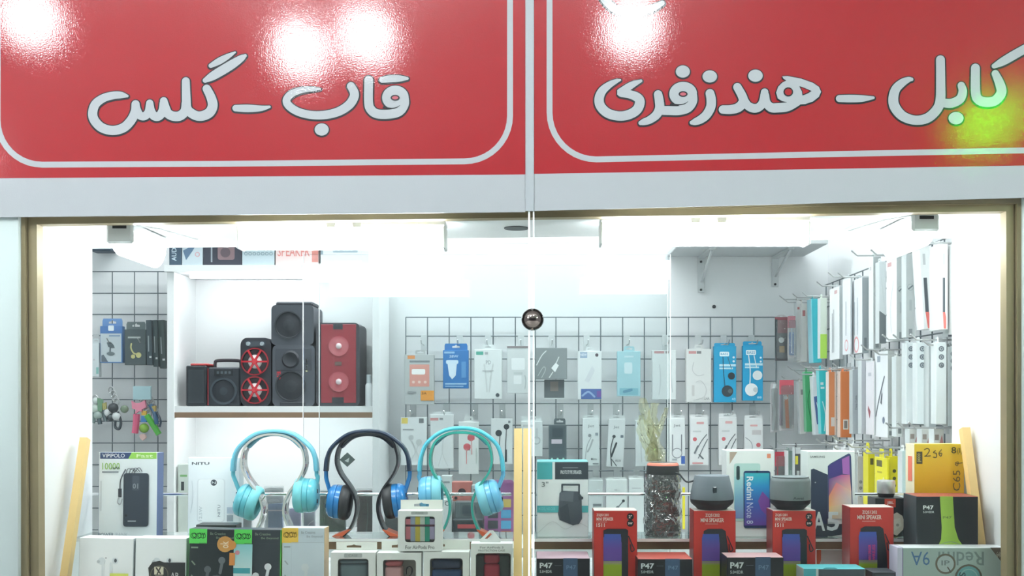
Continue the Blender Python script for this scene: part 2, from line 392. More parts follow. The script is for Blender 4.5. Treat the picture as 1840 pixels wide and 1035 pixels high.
def deep_lamp(label, x0, x1, y0, y1, zlow, sgn):
    d = 1.945; a, b = WX(x0, d), WX(x1, d)
    zq = ZCf((a + b) / 2) - .001; o = empty('tube_light', ((a + b) / 2, d, zq), label, 'lamp'); hw = (b - a) / 2; z1 = WZ(y1, d) - zq
    mb = MB(); mb.box(-hw, 0, z1, hw, .012, -.001, ch=.004); mb.build('end_cap', GREYP, o)
    mb = MB(); mb.box(-hw * .5, -.0006, -.012, hw * .55, 0, -.006); mb.build('cable_slot', BLACKP, o)
    mb = MB(); mb.box(-hw * .9, .012, -.014, hw * .9, .19, -.001); mb.build('housing', WHITEP, o)
    mb = MB(); pr = [(hw * .92 * math.cos(math.pi * i / 14), -.015 + (zlow - zq + .015) * math.sin(math.pi * i / 14)) for i in range(15)]; n = len(pr)
    for y in (.013, .188): mb.v += [(p, y, q) for p, q in pr]
    for i in range(n): mb.face((i, (i + 1) % n, n + (i + 1) % n, n + i), (255, 255, 255))
    mb.face(range(n), (255, 255, 255)); mb.face([n + i for i in range(n)][::-1], (255, 255, 255))
    mb.build('diffuser', TUBE, o, smooth=True)
    cable = MB(); s = -sgn
    cable.tube([(s * hw * .9, .01, -.004), (s * (hw + .03), .06, -.003), (s * (hw + .055), .12, -.006), (s * (hw + .06), .19, -.003)], .0018, 6); cable.build('cable', GREYP, o, smooth=True)
deep_lamp('short tube light with grey end cap at the left end of the showcase ceiling', 190, 238, 405, 437, H + .268, -1)
deep_lamp('short tube light with grey end cap at the right end of the showcase ceiling', 1640, 1689, 384, 415, H + .286, 1)
# room panel above the grid wall, arcade globes, unseen fill panels added in front, green LED sign across the way
o = empty('ceiling_panel_light', (-.15, 2.95, 2.75), 'rectangular ceiling light inside the shop behind the sign', 'lamp')
mb = MB(); mb.box(-1.02, -.17, -.03, 1.02, .17, 0); mb.build('housing', WHITEP, o)
mb = MB(); mb.box(-1.0, -.15, -.034, 1.0, .15, -.0302); mb.build('diffuser', TUBE3, o)
sbox('wall_arcade', DARKW, (-4, -3.3, 0), (4, -3.2, 2.75))
for sx, yy, lab, mm in ((-.95, .9, 'left near', FILL_NEAR), (.95, .9, 'right near', FILL_NEAR), (-3.35, -1.1, 'left far', FILL_FAR), (3.35, -1.1, 'right far', FILL_FAR)):  # unseen panels, added to brighten the sign and the front row
    o = empty('added_fill_panel', (sx, yy, 2.75), f'{lab} unseen fill light added above the passage in front of the shop', 'lamp')
    mb = MB(); hy = .13 if yy > 0 else .55; mb.box(-.57, -hy - .02, -.025, .57, hy + .02, 0); mb.build('housing', WHITEP, o)
    mb = MB(); mb.box(-.55, -hy, -.029, .55, hy, -.0252); mb.build('diffuser', mm, o)
def bulb(px, py, label, zl=H + 1.12, r=.066):
    X = WX(px, 1.875); Z = WZ(py, 1.875) - H; t = (zl - H) / Z - 1
    c = Vector((X * (1 + t), 1.875 - 1.875 * t, zl))
    o = empty('pendant_globe', c, label, 'lamp')
    mb = MB(); k = 14; mb.lathe([(-r * math.cos(math.pi * i / k), r * math.sin(math.pi * i / k)) for i in range(k + 1)], seg=20); mb.build('globe', BULB, o, smooth=True)
    mb = MB(); mb.lathe([(r * .9, .03), (r * 1.3, .03), (r * 1.3, .012), (.179, .012)], seg=14); mb.build('stem', WHITEP, o)
bulb(52, 32, 'round white globe lamp mirrored at the far left of the sign')
bulb(540, 90, 'lower of the two round globe lamps mirrored beside each other in the sign')
bulb(660, 66, 'upper of the two round globe lamps mirrored beside each other in the sign')
bulb(1136, 48, 'round white globe lamp mirrored in the sign right of the joint')
X = WX(1800, 1.875); Z = WZ(200, 1.875) - H; t = 1.5
g = empty('led_sign', (X * (1 + t), 1.875 - 1.875 * t, H + Z * (1 + t) - .1), 'green lit sign of the shop across the passage', 'sign')
mb = MB(); mb.box(-.30, -.05, -.16, .40, 0, .30); mb.build('sign_case', BLACKP, g)
mb = MB(); mb.box(-.115, 0.001, .00, -.045, .012, .07); mb.build('lit_panel', GREENL, g)
mb = MB(); mb.box(.03, .001, .11, .14, .012, .20); mb.build('lit_panel', GREENL, g)

# ------------------------------------------------------------------ glass doors, sign sheets
def zsign(px, y0, y1, x0=0, x1=944): return y0 + (y1 - y0) * (px - x0) / (x1 - x0)
DG = 1.875
RED, GREY, DK = (136, 15, 25), (148, 153, 157), (16, 18, 26)
def pane(label, x0, x1, d=1.880, th=.006):
    o = empty('glass_door', ((WX(x0, d) + WX(x1, d)) / 2, d, ZF - .06), label, 'glass'); hw = (WX(x1, d) - WX(x0, d)) / 2; hz = .6 + H + .40 - (ZF)
    mb = MB(); mb.box(-hw + (.0024 if x0 > 900 else 0), 0, 0, hw - (.003 if x0 < 900 else 0), th, hz); mb.build('sheet', GLASS, o)
    return o, hw, hz
p1, hw, hz = pane('left glass sheet of the shop front carrying half the red sign', -90, 952)
mb = MB(); mb.box(hw - .0028, -.0004, 0, hw + .0004, .0064, hz); mb.build('polished_edge', GEDGE, p1)
p2, hw, hz = pane('right glass sheet of the shop front carrying half the red sign', 958, 1985)
mb = MB(); mb.box(-hw - .0004, -.0004, 0, -hw + .0022, .0064, hz); mb.build('polished_edge', GEDGE, p2)

def cconv(x0, y0, s, P): return [(x0 + a / s, y0 + b / s, c / s) for a, b, c in P]
LEFT, RIGHT = [], []          # ('s',pts) stroke / ('d',x,y,rx,ry) dot / ('k',pts) dark sliver / ('hole', pts)
A = (140, 60, 5.111); B = (490, 110, 6.571); Cc = (1050, 100, 6.571); Dd = (1290, 80, 6.571); Ee = (1570, 70, 5.174)
def st(tgt, cr, P, kind='s'): tgt.append((kind, cconv(*cr, P)))
gal = []; qab = []; dash1 = []; hand = []; dash2 = []; kab = []
st(gal, A, [(1222, 298, 42), (1300, 256, 62), (1380, 212, 48), (1445, 175, 16)])
st(gal, A, [(1170, 433, 45), (1250, 387, 80), (1400, 297, 84), (1500, 232, 62), (1538, 207, 30)])
st(gal, A, [(1185, 510, 76), (1222, 585, 84), (1240, 660, 90), (1215, 722, 92), (1160, 755, 90), (1100, 760, 86), (1045, 735, 85), (1005, 690, 82), (997, 600, 80), (993, 440, 72)])
st(gal, A, [(995, 640, 80), (985, 715, 85), (940, 758, 88), (880, 762, 86), (830, 738, 85), (805, 690, 85), (790, 622, 70)])
st(gal, A, [(790, 640, 75), (780, 715, 80), (745, 762, 80), (700, 758, 80), (672, 710, 75), (662, 642, 66)])
st(gal, A, [(662, 655, 70), (650, 725, 75), (612, 762, 75), (570, 752, 75), (542, 700, 75), (532, 652, 72)])
st(gal, A, [(532, 652, 75), (528, 720, 82), (490, 800, 85), (420, 868, 86), (320, 893, 84), (220, 866, 85), (155, 800, 85), (138, 730, 85), (165, 650, 82), (240, 595, 75), (330, 571, 70), (400, 568, 60), (455, 577, 26)])
st(dash1, A, [(1450, 688, 60), (1560, 690, 70), (1680, 690, 52), (1760, 676, 24)])
st(qab, B, [(1135, 225, 102), (1133, 480, 104), (1160, 572, 108), (1240, 624, 108), (1400, 624, 108), (1500, 590, 110), (1552, 510, 112), (1550, 432, 114)])
st(qab, B, [(1450 + 100 * math.cos(a * math.pi / 8), 432 + 84 * math.sin(a * math.pi / 8), 114) for a in range(17)])
st(qab, B, [(1310, 548, 22), (1400, 560, 15), (1460, 550, 10), (1502, 525, 4)], 'k')
st(qab, B, [(1292, 224, 66), (1380, 211, 84), (1500, 206, 74), (1590, 206, 34)])
st(qab, B, [(925, 297, 94), (963, 370, 104), (958, 435, 108), (900, 520, 108), (780, 596, 104), (620, 636, 100), (450, 636, 96), (300, 598, 95), (195, 530, 95), (165, 460, 90), (220, 390, 85), (330, 346, 72), (450, 331, 56), (560, 331, 22)])
qab.append(('d', 490 + 580 / 6.571, 110 + 808 / 6.571, 83 / 6.571, 72 / 6.571))
st(hand, Cc, [(668, 300, 34), (560, 348, 80), (450, 420, 92), (436, 440, 98), (530, 457, 98), (620, 492, 108), (655, 548, 114), (620, 640, 114), (520, 700, 112), (400, 714, 110), (275, 680, 112), (192, 600, 112), (174, 510, 110), (210, 420, 100), (290, 350, 80), (370, 307, 54), (422, 290, 24)])
st(hand, Cc, [(870, 460, 100), (884, 540, 106), (888, 620, 108), (850, 700, 104), (770, 760, 92), (700, 785, 78), (665, 796, 54)])
st(hand, Cc, [(890, 648, 104), (1000, 650, 106), (1120, 650, 106), (1220, 618, 110), (1272, 540, 116), (1270, 460, 116)])
st(hand, Cc, [(1166 + 106 * math.cos(a * math.pi / 8), 455 + 85 * math.sin(a * math.pi / 8), 116) for a in range(17)])
st(hand, Cc, [(1020, 578, 24), (1120, 582, 14), (1180, 572, 10), (1222, 545, 4)], 'k')
st(hand, Cc, [(1482, 448, 104), (1496, 520, 110), (1490, 610, 110), (1440, 700, 106), (1370, 756, 98), (1300, 785, 78), (1266, 792, 48)])
hand += [('d', 1050 + 1162 / 6.571, 100 + 190 / 6.571, 83 / 6.571, 72 / 6.571), ('d', 1050 + 1480 / 6.571, 100 + 248 / 6.571, 86 / 6.571, 72 / 6.571), ('d', 1290 + 442 / 6.571, 80 + 370 / 6.571, 86 / 6.571, 72 / 6.571)]
st(hand, Dd, [(228, 505, 98), (285, 610, 105), (297, 680, 110), (240, 745, 110), (150, 770, 106), (58, 770, 100)])
st(hand, Dd, [(300, 640, 90), (350, 722, 100), (420, 755, 104), (485, 740, 100), (530, 680, 98), (550, 565, 88)])
st(hand, Dd, [(555, 600, 95), (572, 690, 100), (625, 745, 108), (700, 750, 110), (820, 735, 110), (930, 680, 100)])
HE = [(757, 378), (820, 375), (980, 405), (1120, 455), (1190, 502), (1216, 560), (1190, 620), (1120, 675), (1030, 705), (930, 712), (850, 690), (760, 672), (705, 640), (685, 570), (710, 500), (760, 450), (806, 428), (772, 405)]
hand.append(('f', [(a / 6.571 + 1290, b / 6.571 + 80) for a, b in HE]))
for P in ([(770 + 58 + 58 * math.cos(a * .45), 563 + 55 * math.sin(a * .45)) for a in range(14)], [(958, 495), (1000, 508), (1104, 552), (1060, 580), (996, 606), (990, 560)]):
    hand.append(('h', [(a / 6.571 + 1290, b / 6.571 + 80) for a, b in P]))
st(hand, Dd, [(722, 664, 10), (760, 680, 16), (808, 684, 4)], 'k')
st(dash2, Dd, [(1432, 640, 82), (1560, 640, 90), (1700, 640, 78), (1832, 630, 34)])
st(kab, Ee, [(618, 195, 82), (620, 400, 85), (618, 560, 90), (588, 652, 90), (500, 735, 90), (385, 757, 86), (270, 720, 90), (198, 640, 95), (180, 560, 92), (202, 470, 85), (262, 410, 74), (320, 380, 52), (350, 377, 34)])
st(kab, Ee, [(812, 435, 70), (825, 490, 80), (800, 560, 84), (720, 600, 84), (640, 595, 80)])
kab.append(('d', 1570 + 763 / 5.174, 70 + 738 / 5.174, 70 / 5.174, 58 / 5.174))
st(kab, Ee, [(943, 272, 82), (945, 500, 88), (975, 568, 90), (1050, 590, 90), (1130, 572, 90), (1184, 500, 92), (1170, 420, 88), (1128, 325, 70)])
st(kab, Ee, [(1116, 254, 45), (1200, 210, 76), (1330, 135, 82), (1500, 40, 72), (1570, 0, 36)])
top1 = [('s', [(60, -40, 14), (75, -20, 15), (105, -11, 15), (140, -15, 15), (165, -40, 14)])]
top2 = [('s', [(1074, -30, 12), (1084, -4, 14), (1108, 18, 15), (1140, 22, 15), (1170, 16, 13), (1190, 6, 9)])]

def sign_sheet(label, xa, xb, ybL, ybR, gL, gR, border, words, yt=-420):
    org = W((xa + xb) / 2, gL, DG)
    o = empty('sign_sheet', org, label, 'sign')
    def L(px, py, k): p = W(px, py, DG) - org; return (p.x, -LAY * 1.4 * k, p.z)
    mb = MB(); q = [(xa, gL), (xb, gR), (xb, yt), (xa, yt)]
    n = len(mb.v); mb.v += [L(a, b, 0) for a, b in q] + [(L(a, b, 0)[0], .003, L(a, b, 0)[2]) for a, b in q]
    for f in ((0, 1, 2, 3), (7, 6, 5, 4), (0, 4, 5, 1), (1, 5, 6, 2), (2, 6, 7, 3), (3, 7, 4, 0)): mb.face([n + i for i in f], GREY)
    mb.build('backing_sheet', SIGN, o)
    mb = MB(); mb.poly([L(xa, ybL, 1), L(xb, ybR, 1), L(xb, yt, 1), L(xa, yt, 1)], RED); mb.build('red_field', SIGN, o)
    mb = MB()
    for q in ribbon2d(border): mb.poly([L(a, b, 2) for a, b in q], GREY)
    mb.build('border_line', SIGN, o)
    for wd in words:
        mo = MB(); mw = MB(); cnt = [0]
        def E(): cnt[0] += 1; return cnt[0] * .0012
        for it in wd:
            if it[0] == 's':
                pth = smooth_path(it[1], 7)
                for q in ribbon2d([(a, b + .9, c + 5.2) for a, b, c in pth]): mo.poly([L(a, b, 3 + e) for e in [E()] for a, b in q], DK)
                for q in ribbon2d(pth): mw.poly([L(a, b, 4.6 + e) for e in [E()] for a, b in q], GREY)
            elif it[0] == 'd':
                _, x, y, rx, ry = it
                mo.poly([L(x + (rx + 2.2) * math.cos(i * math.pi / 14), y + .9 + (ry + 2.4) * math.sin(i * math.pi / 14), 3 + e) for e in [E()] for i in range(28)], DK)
                mw.poly([L(x + rx * math.cos(i * math.pi / 14), y + ry * math.sin(i * math.pi / 14), 4.6 + e) for e in [E()] for i in range(28)], GREY)
            elif it[0] == 'f':
                pth = [(a, b, 4.6) for a, b in it[1] + it[1][:1]]
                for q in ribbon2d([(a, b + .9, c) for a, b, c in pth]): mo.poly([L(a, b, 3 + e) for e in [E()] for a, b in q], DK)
                mw.poly([L(a, b, 4.6 + e) for e in [E()] for a, b in it[1]], GREY)
            elif it[0] == 'k':
                for q in ribbon2d(smooth_path(it[1], 5)): mw.poly([L(a, b, 6.5 + e) for e in [E()] for a, b in q], DK)
            elif it[0] == 'h':
                cx = sum(p[0] for p in it[1]) / len(it[1]); cy = sum(p[1] for p in it[1]) / len(it[1])
                mw.poly([L(a, b, 8.4) for a, b in it[1]], DK)
                mw.poly([L(cx + (a - cx) * .72, cy + (b - cy) * .72, 8.8) for a, b in it[1]], RED)
        for holes in ([(490 + 1447 / 6.571, 110 + 435 / 6.571)] if wd is qab else []) + ([(1050 + 1164 / 6.571, 100 + 457 / 6.571)] if wd is hand else []):
            mw.poly([L(holes[0] + 8.2 * math.cos(i * .3142), holes[1] + 5.2 * math.sin(i * .3142), 8.4) for i in range(20)], DK)
            mw.poly([L(holes[0] + 5.6 * math.cos(i * .3142), holes[1] + 3.0 * math.sin(i * .3142), 8.8) for i in range(20)], (160, 80, 90))
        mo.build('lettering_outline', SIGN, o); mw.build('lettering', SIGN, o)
    return o
def corner(cx, cy, r, a0, a1, n=10): return [(cx + r * math.cos(math.radians(a0 + (a1 - a0) * i / n)), cy + r * math.sin(math.radians(a0 + (a1 - a0) * i / n)), 10.5) for i in range(n + 1)]
bl = [(916.5, -420, 10.5), (916.5, 100, 10.5)] + corner(916.5 - 82, 290 - 82, 82, 0, 90) + [(400, 294.5, 10.5)] + corner(76, 296 - 80, 80, 90, 180) + [(-4, 100, 10.5), (-4, -420, 10.5)]
sign_sheet('left half of the red shop sign with two Persian words in grey lettering', -90, 944, 321, 313.5, 391, 381, bl, [gal, dash1, qab, top1])
br = [(987.5, -420, 10.5), (987.5, 100, 10.5)] + corner(987.5 + 84, 286.5 - 84, 84, 180, 90) + [(1500, 277, 10.5), (1985, 267.5, 10.5)]
sign_sheet('right half of the red shop sign with two Persian words in grey lettering', 959.5, 1985, 312.5, 295, 379, 351.5, br, [kab, dash2, hand, top2])
mb = MB(); a = WX(944.2, DG); b = WX(959.3, DG); mb.box(a, DG - .002, WZ(379, DG), b, DG + .004, WZ(-420, DG)); struct(mb.build('trim_2', SEAL), 'grey seal strip between the two sign sheets')
# ball clamp on the glass joint
c = W(957, 574, 1.866); o = empty('glass_clamp', c, 'dark polished ball clamp on the joint of the two glass sheets', 'clamp')
r = .0198; mb = MB(); mb.lathe([(-r * math.cos(math.pi * i / 16), r * math.sin(math.pi * i / 16)) for i in range(17)], axis=(0, 1, 0), seg=28); mb.build('ball', DKCHROME, o, smooth=60)
mb = MB(); mb.lathe([(.017, .008), (.0138 + .0005, .008), (.031, .008), (.031, .014), (.036, .014)], axis=(0, 1, 0), seg=20); mb.build('washer', DKCHROME, o, smooth=True)
# rear sliding glass of the showcase
def rearpane(label, x0, x1, d):
    a, b = WX(x0, d), WX(x1, d); zb = ZF + .0005; o = empty('sliding_glass', ((a + b) / 2, d, zb), label, 'glass'); hw = (b - a) / 2; hz = ZC - .02 - zb
    mb = MB(); mb.box(-hw, 0, 0, hw, .005, hz); mb.build('sheet', GLASS2, o)
    mb = MB(); mb.box(-hw - .0014, 0, 0, -hw - .0002, .005, hz); mb.build('polished_edge', GEDGE, o)
    mb = MB(); mb.box(hw + .0002, 0, 0, hw + .0014, .005, hz); mb.build('polished_edge', GEDGE, o)
rearpane('nearer rear sliding glass with its right edge beside the wall shelf', 545, 1204, 2.225)
rearpane('farther rear sliding glass with its left edge in front of the red speaker', 574, 1199, 2.40)
# wooden battens carrying the stepped display, wood rails, glass shelves, chrome rods
def batten_wood(label, x_top, y_top, d_top, x_bot, d_bot, wpx):
    p1 = W(x_top, y_top, d_top); X = p1.x; p0 = Vector((X, d_bot, ZF)); o_loc = p0
    mb = MB(); mb.beam((0, 0, 0), p1 - p0, wpx / F * d_bot, .018); o = mb.build('wooden_batten', WOOD, None, o_loc)
    # square-cut foot sits on the floor
    tag(o, label, 'wood strip')
batten_wood('leaning pale wooden batten against the left showcase wall', 153, 788, 2.10, 0, 2.0, 14)
batten_wood('left of the two pale wooden battens in the middle of the showcase', 931, 772, 2.06, 0, 1.962, 15)
batten_wood('right of the two pale wooden battens in the middle of the showcase', 947.5, 772, 2.06, 0, 1.962, 15)
batten_wood('leaning pale wooden batten against the right showcase wall behind the yellow box', 1733, 770, 2.10, 0, 2.0, 15)
for lab, x0, x1 in (('left glass shelf carrying the headphone stands', XL + .002, WX(921, 2.09)), ('right glass shelf carrying the phone boxes', WX(960, 2.09), XR - .002)):
    o = empty('glass_shelf', ((x0 + x1) / 2, 2.09, ZS - .006), lab, 'shelf'); hw = (x1 - x0) / 2
    mb = MB(); mb.box(-hw, 0.0014, 0, hw, .108, .006); mb.build('sheet', SHELFG, o)
    mb = MB(); mb.box(-hw, 0, 0, hw, .0012, .006); mb.build('polished_edge', GEDGE, o)
    side = lab.split()[0]
    mb = MB(); mb.box(-hw + (.05 if side == 'left' else 0), 0, -.018, hw, .015, 0); tag(mb.build('wooden_rail', BROWN, None, ((x0 + x1) / 2, 2.115, ZS - .0065)), f'brown wooden rail under the {side} glass shelf', 'rail')
    mb = MB(); mb.tube([(x0 + .004 - (x0 + x1) / 2, 0, 0), (x1 - .004 - (x0 + x1) / 2, 0, 0)], .0033, 10)
    tag(mb.build('chrome_rod', CHROME, None, ((x0 + x1) / 2, 2.188, WZ(888, 2.188)), smooth=True), f'thin chrome rod above the {side} glass shelf', 'rod')
# ------------------------------------------------------------------ back wall: wire grids
WIREM = {}
def wire(parent, loc, length, axis, r=.0019):
    key = (round(length, 4), axis)
    if key not in WIREM:
        mb = MB(); e = {'x': (length, 0, 0), 'y': (0, length, 0), 'z': (0, 0, length)}[axis]; mb.tube([(0, 0, 0), e], r, 6)
        o = mb.build('wire', WIRE, parent, loc); WIREM[key] = o
    else:
        o = WIREM[key].copy(); C.objects.link(o); o.parent = parent; o.location = loc
DGR = 3.45
def back_grid(label, xs, ys, ybot):
    x0, x1 = WX(xs[0], DGR), WX(xs[-1], DGR); z1 = WZ(ys[0], DGR); z0 = WZ(ybot, DGR)
    o = empty('wire_grid', ((x0 + x1) / 2, DGR, z0), label, 'grid panel')
    for x in xs: wire(o, (WX(x, DGR) - (x0 + x1) / 2, 0.004, 0), z1 - z0, 'z')
    for y in ys: wire(o, (-(x1 - x0) / 2, 0, WZ(y, DGR) - z0), x1 - x0, 'x')
ys = [570, 604, 645, 685, 725, 764, 806] + [846 + 40 * i for i in range(6)]
back_grid('grey wire grid on the back wall hung with boxed cables', [729, 768, 807, 846, 886, 926, 962, 999, 1040, 1079.5, 1119, 1158, 1198, 1237.5, 1277, 1316, 1355, 1395], ys, 1060)
ysl = [488, 527, 565, 603, 640, 680, 718, 757, 796] + [835 + 39 * i for i in range(6)]
back_grid('grey wire grid on the back wall left of the white cabinet', [122, 162, 201, 241, 283, 322], ysl, 1040)
# right wall grid
XG = .97
o = empty('wire_grid', (XG, 2.24, H - .5), 'grey wire grid along the right wall hung with slim accessory boxes', 'grid panel')
zt = .376
for i in range(17): wire(o, (0, i * .0755, 0), zt + .5, 'z')
for i in range(13): wire(o, (-.004, 0, zt + .5 - i * .0725), .0755 * 16, 'y')
# wall shelf with brackets, screw and clip marks
o = empty('wall_shelf', W(1340, 447, 3.30), 'grey wall shelf on two brackets above the wire grid', 'shelf'); L0 = o.location
x0, x1 = WX(1216, 3.26) - L0.x, WX(1478, 3.26) - L0.x
mb = MB(); mb.box(x0, -.10, 0, x1, .18, .016, ch=.002); mb.build('board', GREYP, o)
for px, ybt in ((1262, 524), (1396, 514)):
    b = MB(); x = WX(px, 3.45) - L0.x; zb = WZ(ybt, 3.45) - L0.z
    b.box(x - .011, .172, zb, x + .011, .178, -.001, ch=.001); b.box(x - .009, -.04, -.008, x + .009, .172, -.0005)
    b.beam((x, .170, zb + .035), (x, -.03, -.009), .006, .006); br_ = b.build('bracket', GREYP, o)
    for zz in (zb + .008, zb + .10): b = MB(); b.lathe([(-.003, .004), (0, .004)], (x - .001, .171, zz), (0, 1, 0), 10); b.build('screw', BLACKP, br_)
mb = MB(); mb.lathe([(-.006, .004), (-.003, .006), (0, .006)], axis=(0, 1, 0), seg=12); tag(mb.build('wall_plug', BLACKP, None, W(1283, 551, DB - .0005)), 'small dark screw plug in the wall under the wall shelf', 'screw')
o = MB(); o.box(-.035, -.06, -.034, .035, 0, .034, (62, 78, 92), ch=.003); o = o.build('router_box', MATTEP, None, W(193, 437, DB - .003)); tag(o, 'dark small device fixed on the back wall above the left grid', 'device')
mb = MB(); mb.box(-.022, -.0612, .004, .010, -.0602, .022, (120, 140, 150)); mb.build('faceplate', MATTEP, o)

# ------------------------------------------------------------------ white cabinet with lit compartments
DC0, DC1 = 3.22, 3.44
cab = empty('display_cabinet', (WX(490, DC0), DC0, 0.0), 'tall white cabinet with a lit shelf of loudspeakers', 'cabinet'); CL = cab.location
def cb(name, m, x0, y0, z0, x1, y1, z1, parent=cab, ch=0):
    q = MB(); q.box(x0 - CL.x, y0 - CL.y, z0, x1 - CL.x, y1 - CL.y, z1, ch=ch); return q.build(name, m, parent)
cxl, cxr = WX(300, DC0), WX(682, DC0); tk = WX(313, DC0) - cxl
ztop = WZ(477, DC0); zsh = WZ(730, DC0); zlow = WZ(962, DC0)
cb('side_panel', WALLW, cxl, DC0, 0, cxl + tk, DC1, ztop - .02, ch=.001); cb('side_panel', WALLW, cxr - tk, DC0, 0, cxr, DC1, ztop - .02, ch=.001)
cb('top_board', WALLW, cxl - .005, DC0 - .01, ztop - .0195, cxr + .005, DC1, ztop)
cb('back_panel', WALLW, cxl + tk, DC1 - .008, 0.05, cxr - tk, DC1, ztop - .02)
cb('shelf_board', WALLW, cxl + tk, DC0 + .004, zsh - .018, cxr - tk, DC1 - .009, zsh)
cb('shelf_rail', BROWN, cxl + tk, DC0 + .002, zsh - .035, cxr - tk, DC0 + .02, zsh - .0185)
cb('shelf_board', WALLW, cxl + tk, DC0 + .004, zlow - .018, cxr - tk, DC1 - .009, zlow)
cb('lit_strip', TUBE2, cxl + .06, DC0 + .03, ztop - .034, cxr - .06, DC0 + .05, ztop - .0205)
cb('lit_strip', TUBE2, cxl + .06, DC0 + .03, zsh - .030, cxr - .06, DC0 + .045, zsh - .0190)
cb('base_board', WALLW, cxl + tk, DC0 + .01, .02, cxr - tk, DC0 + .03, zlow - .03)
# speakers on the cabinet shelf
K1, K2, RD = (36, 40, 46), (58, 62, 70), (178, 40, 52)
def sp_root(name, label, px0, px1, d): return empty(name, (WX((px0 + px1) / 2, d), d, zsh), label, 'speaker')
def disc(mb, x, z, r, y, prof, cols, seg=26): mb.lathe([(h * r, q * r) for h, q in prof], (x, y, z), (0, -1, 0), seg, cols)
d = 3.24; s_ = d / F
o = sp_root('bluetooth_speaker', 'small plain black box speaker at the left end of the cabinet shelf', 334, 371, d)
mb = MB(); mb.box(-18.5 * s_, 0, 0, 18.5 * s_, .1, 73 * s_, K1, ch=.003); mb.build('body', GLOSSP, o)
mb = MB(); mb.box(-13 * s_, .012, 73 * s_ + .0003, 19 * s_, .09, 77 * s_, (190, 60, 60), ch=.002); mb.build('top_plate', MATTEP, o)
mb = MB(); mb.box(-14 * s_, -.001, 6 * s_, 14 * s_, -.0002, 66 * s_, (44, 52, 58)); mb.build('grille', MATTEP, o)
o = sp_root('boombox_speaker', 'black boombox speaker with a carrying handle on the cabinet shelf', 373, 431, d)
mb = MB(); mb.box(-28 * s_, 0, 0, 29 * s_, .11, 70 * s_, (40, 46, 54), dict(left=(150, 40, 48)), ch=.004); mb.build('body', MATTEP, o)
mb = MB(); mb.tube(smooth_path([(-24 * s_, .05, 68 * s_), (-24 * s_, .05, 78 * s_), (-19 * s_, .05, 83 * s_), (18 * s_, .05, 83 * s_), (23 * s_, .05, 78 * s_), (23 * s_, .05, 68 * s_)], 4), .005, 8, (48, 40, 46)); mb.build('handle', MATTEP, o, smooth=True)
mb = MB(); disc(mb, 0, 27 * s_, 24 * s_, -.0002, [(0, 1), (.12, 1), (.12, .86), (.02, .82), (.06, .3), (.1, 0)], [(70, 82, 92), (60, 70, 78), (40, 46, 54), (36, 42, 50), (50, 58, 66)]); mb.build('driver', MATTEP, o, smooth=True)
mb = MB(); mb.box(-17 * s_, -.002, 55 * s_, 17 * s_, -.0002, 66 * s_, (28, 32, 38))
for i in range(4): mb.box((-12 + 7 * i) * s_, -.003, 58 * s_, (-8 + 7 * i) * s_, -.0021, 63 * s_, (80, 90, 96))
mb.build('control_panel', GLOSSP, o)
mb = MB(); mb.box(-30 * s_, .005, 2 * s_, -28.2 * s_, .1, 68 * s_, (168, 46, 54)); mb.build('side_trim', MATTEP, o)
o = sp_root('tower_speaker', 'black tower speaker with two red cross-braced drivers on the cabinet shelf', 432, 487, d)
mb = MB(); zz = rrect(-27.5 * s_, 0, 27.5 * s_, 123 * s_, 12 * s_, 14 * s_, 6); mb.plate(zz, [], .0, .11, (44, 46, 54)); mb.build('body', MATTEP, o, smooth=True)
for zc in (80, 29):
    mb = MB(); disc(mb, -1 * s_, zc * s_, 25 * s_, -.0002, [(0, 1), (.14, 1), (.14, .9), (.03, .86), (.05, .5), (.12, .42), (.16, .2), (.16, 0)], [(150, 40, 50), (150, 40, 50), (60, 40, 46), (48, 42, 48), (200, 190, 190), (225, 215, 215), (225, 215, 215)]); dr = mb.build('driver', GLOSSP, o, smooth=True)
    mb = MB()
    for a in (0, 60, 120): mb.beam((-1 * s_ - 23 * s_ * math.cos(math.radians(a)), -.008, (zc + 0) * s_ - 23 * s_ * math.sin(math.radians(a))), (-1 * s_ + 23 * s_ * math.cos(math.radians(a)), -.008, zc * s_ + 23 * s_ * math.sin(math.radians(a))), .006, .005, (196, 40, 52))
    mb.lathe([(0, 6 * s_), (.006, 4 * s_)], (-1 * s_, -.006, zc * s_), (0, -1, 0), 12, None, (215, 60, 70)); mb.build('cross_brace', GLOSSP, dr)
mb = MB(); mb.box(-18 * s_, -.002, 107 * s_, 18 * s_, -.0002, 117 * s_, (70, 76, 84))
for x in (-15, 10): mb.lathe([(0, 4 * s_), (.006, 3.6 * s_)], ((x + 2) * s_, -.002, 112 * s_), (0, -1, 0), 12, None, (150, 160, 165))
mb.build('control_panel', GLOSSP, o)
o = sp_root('party_speaker', 'large grey-black party speaker of two stacked sections, tallest on the cabinet shelf', 487, 564, d)
mb = MB(); mb.plate(rrect(-38 * s_, 110 * s_, 38 * s_, 182 * s_, 8 * s_, 8 * s_, 4), [], 0, .14, (72, 76, 84)); mb.box(-33 * s_, .02, 181 * s_, 34 * s_, .12, 189 * s_, (60, 64, 72), ch=.004); mb.build('upper_cabinet', MATTEP, o, smooth=True)
mb = MB(); mb.plate(rrect(-36 * s_, 0, 40 * s_, 110 * s_, 9 * s_, 9 * s_, 4), [], 0, .14, (78, 82, 90)); mb.box(-30 * s_, -.002, 64 * s_, 34 * s_, -.0002, 104 * s_, (64, 68, 76), ch=.0008); mb.build('lower_cabinet', MATTEP, o, smooth=True)
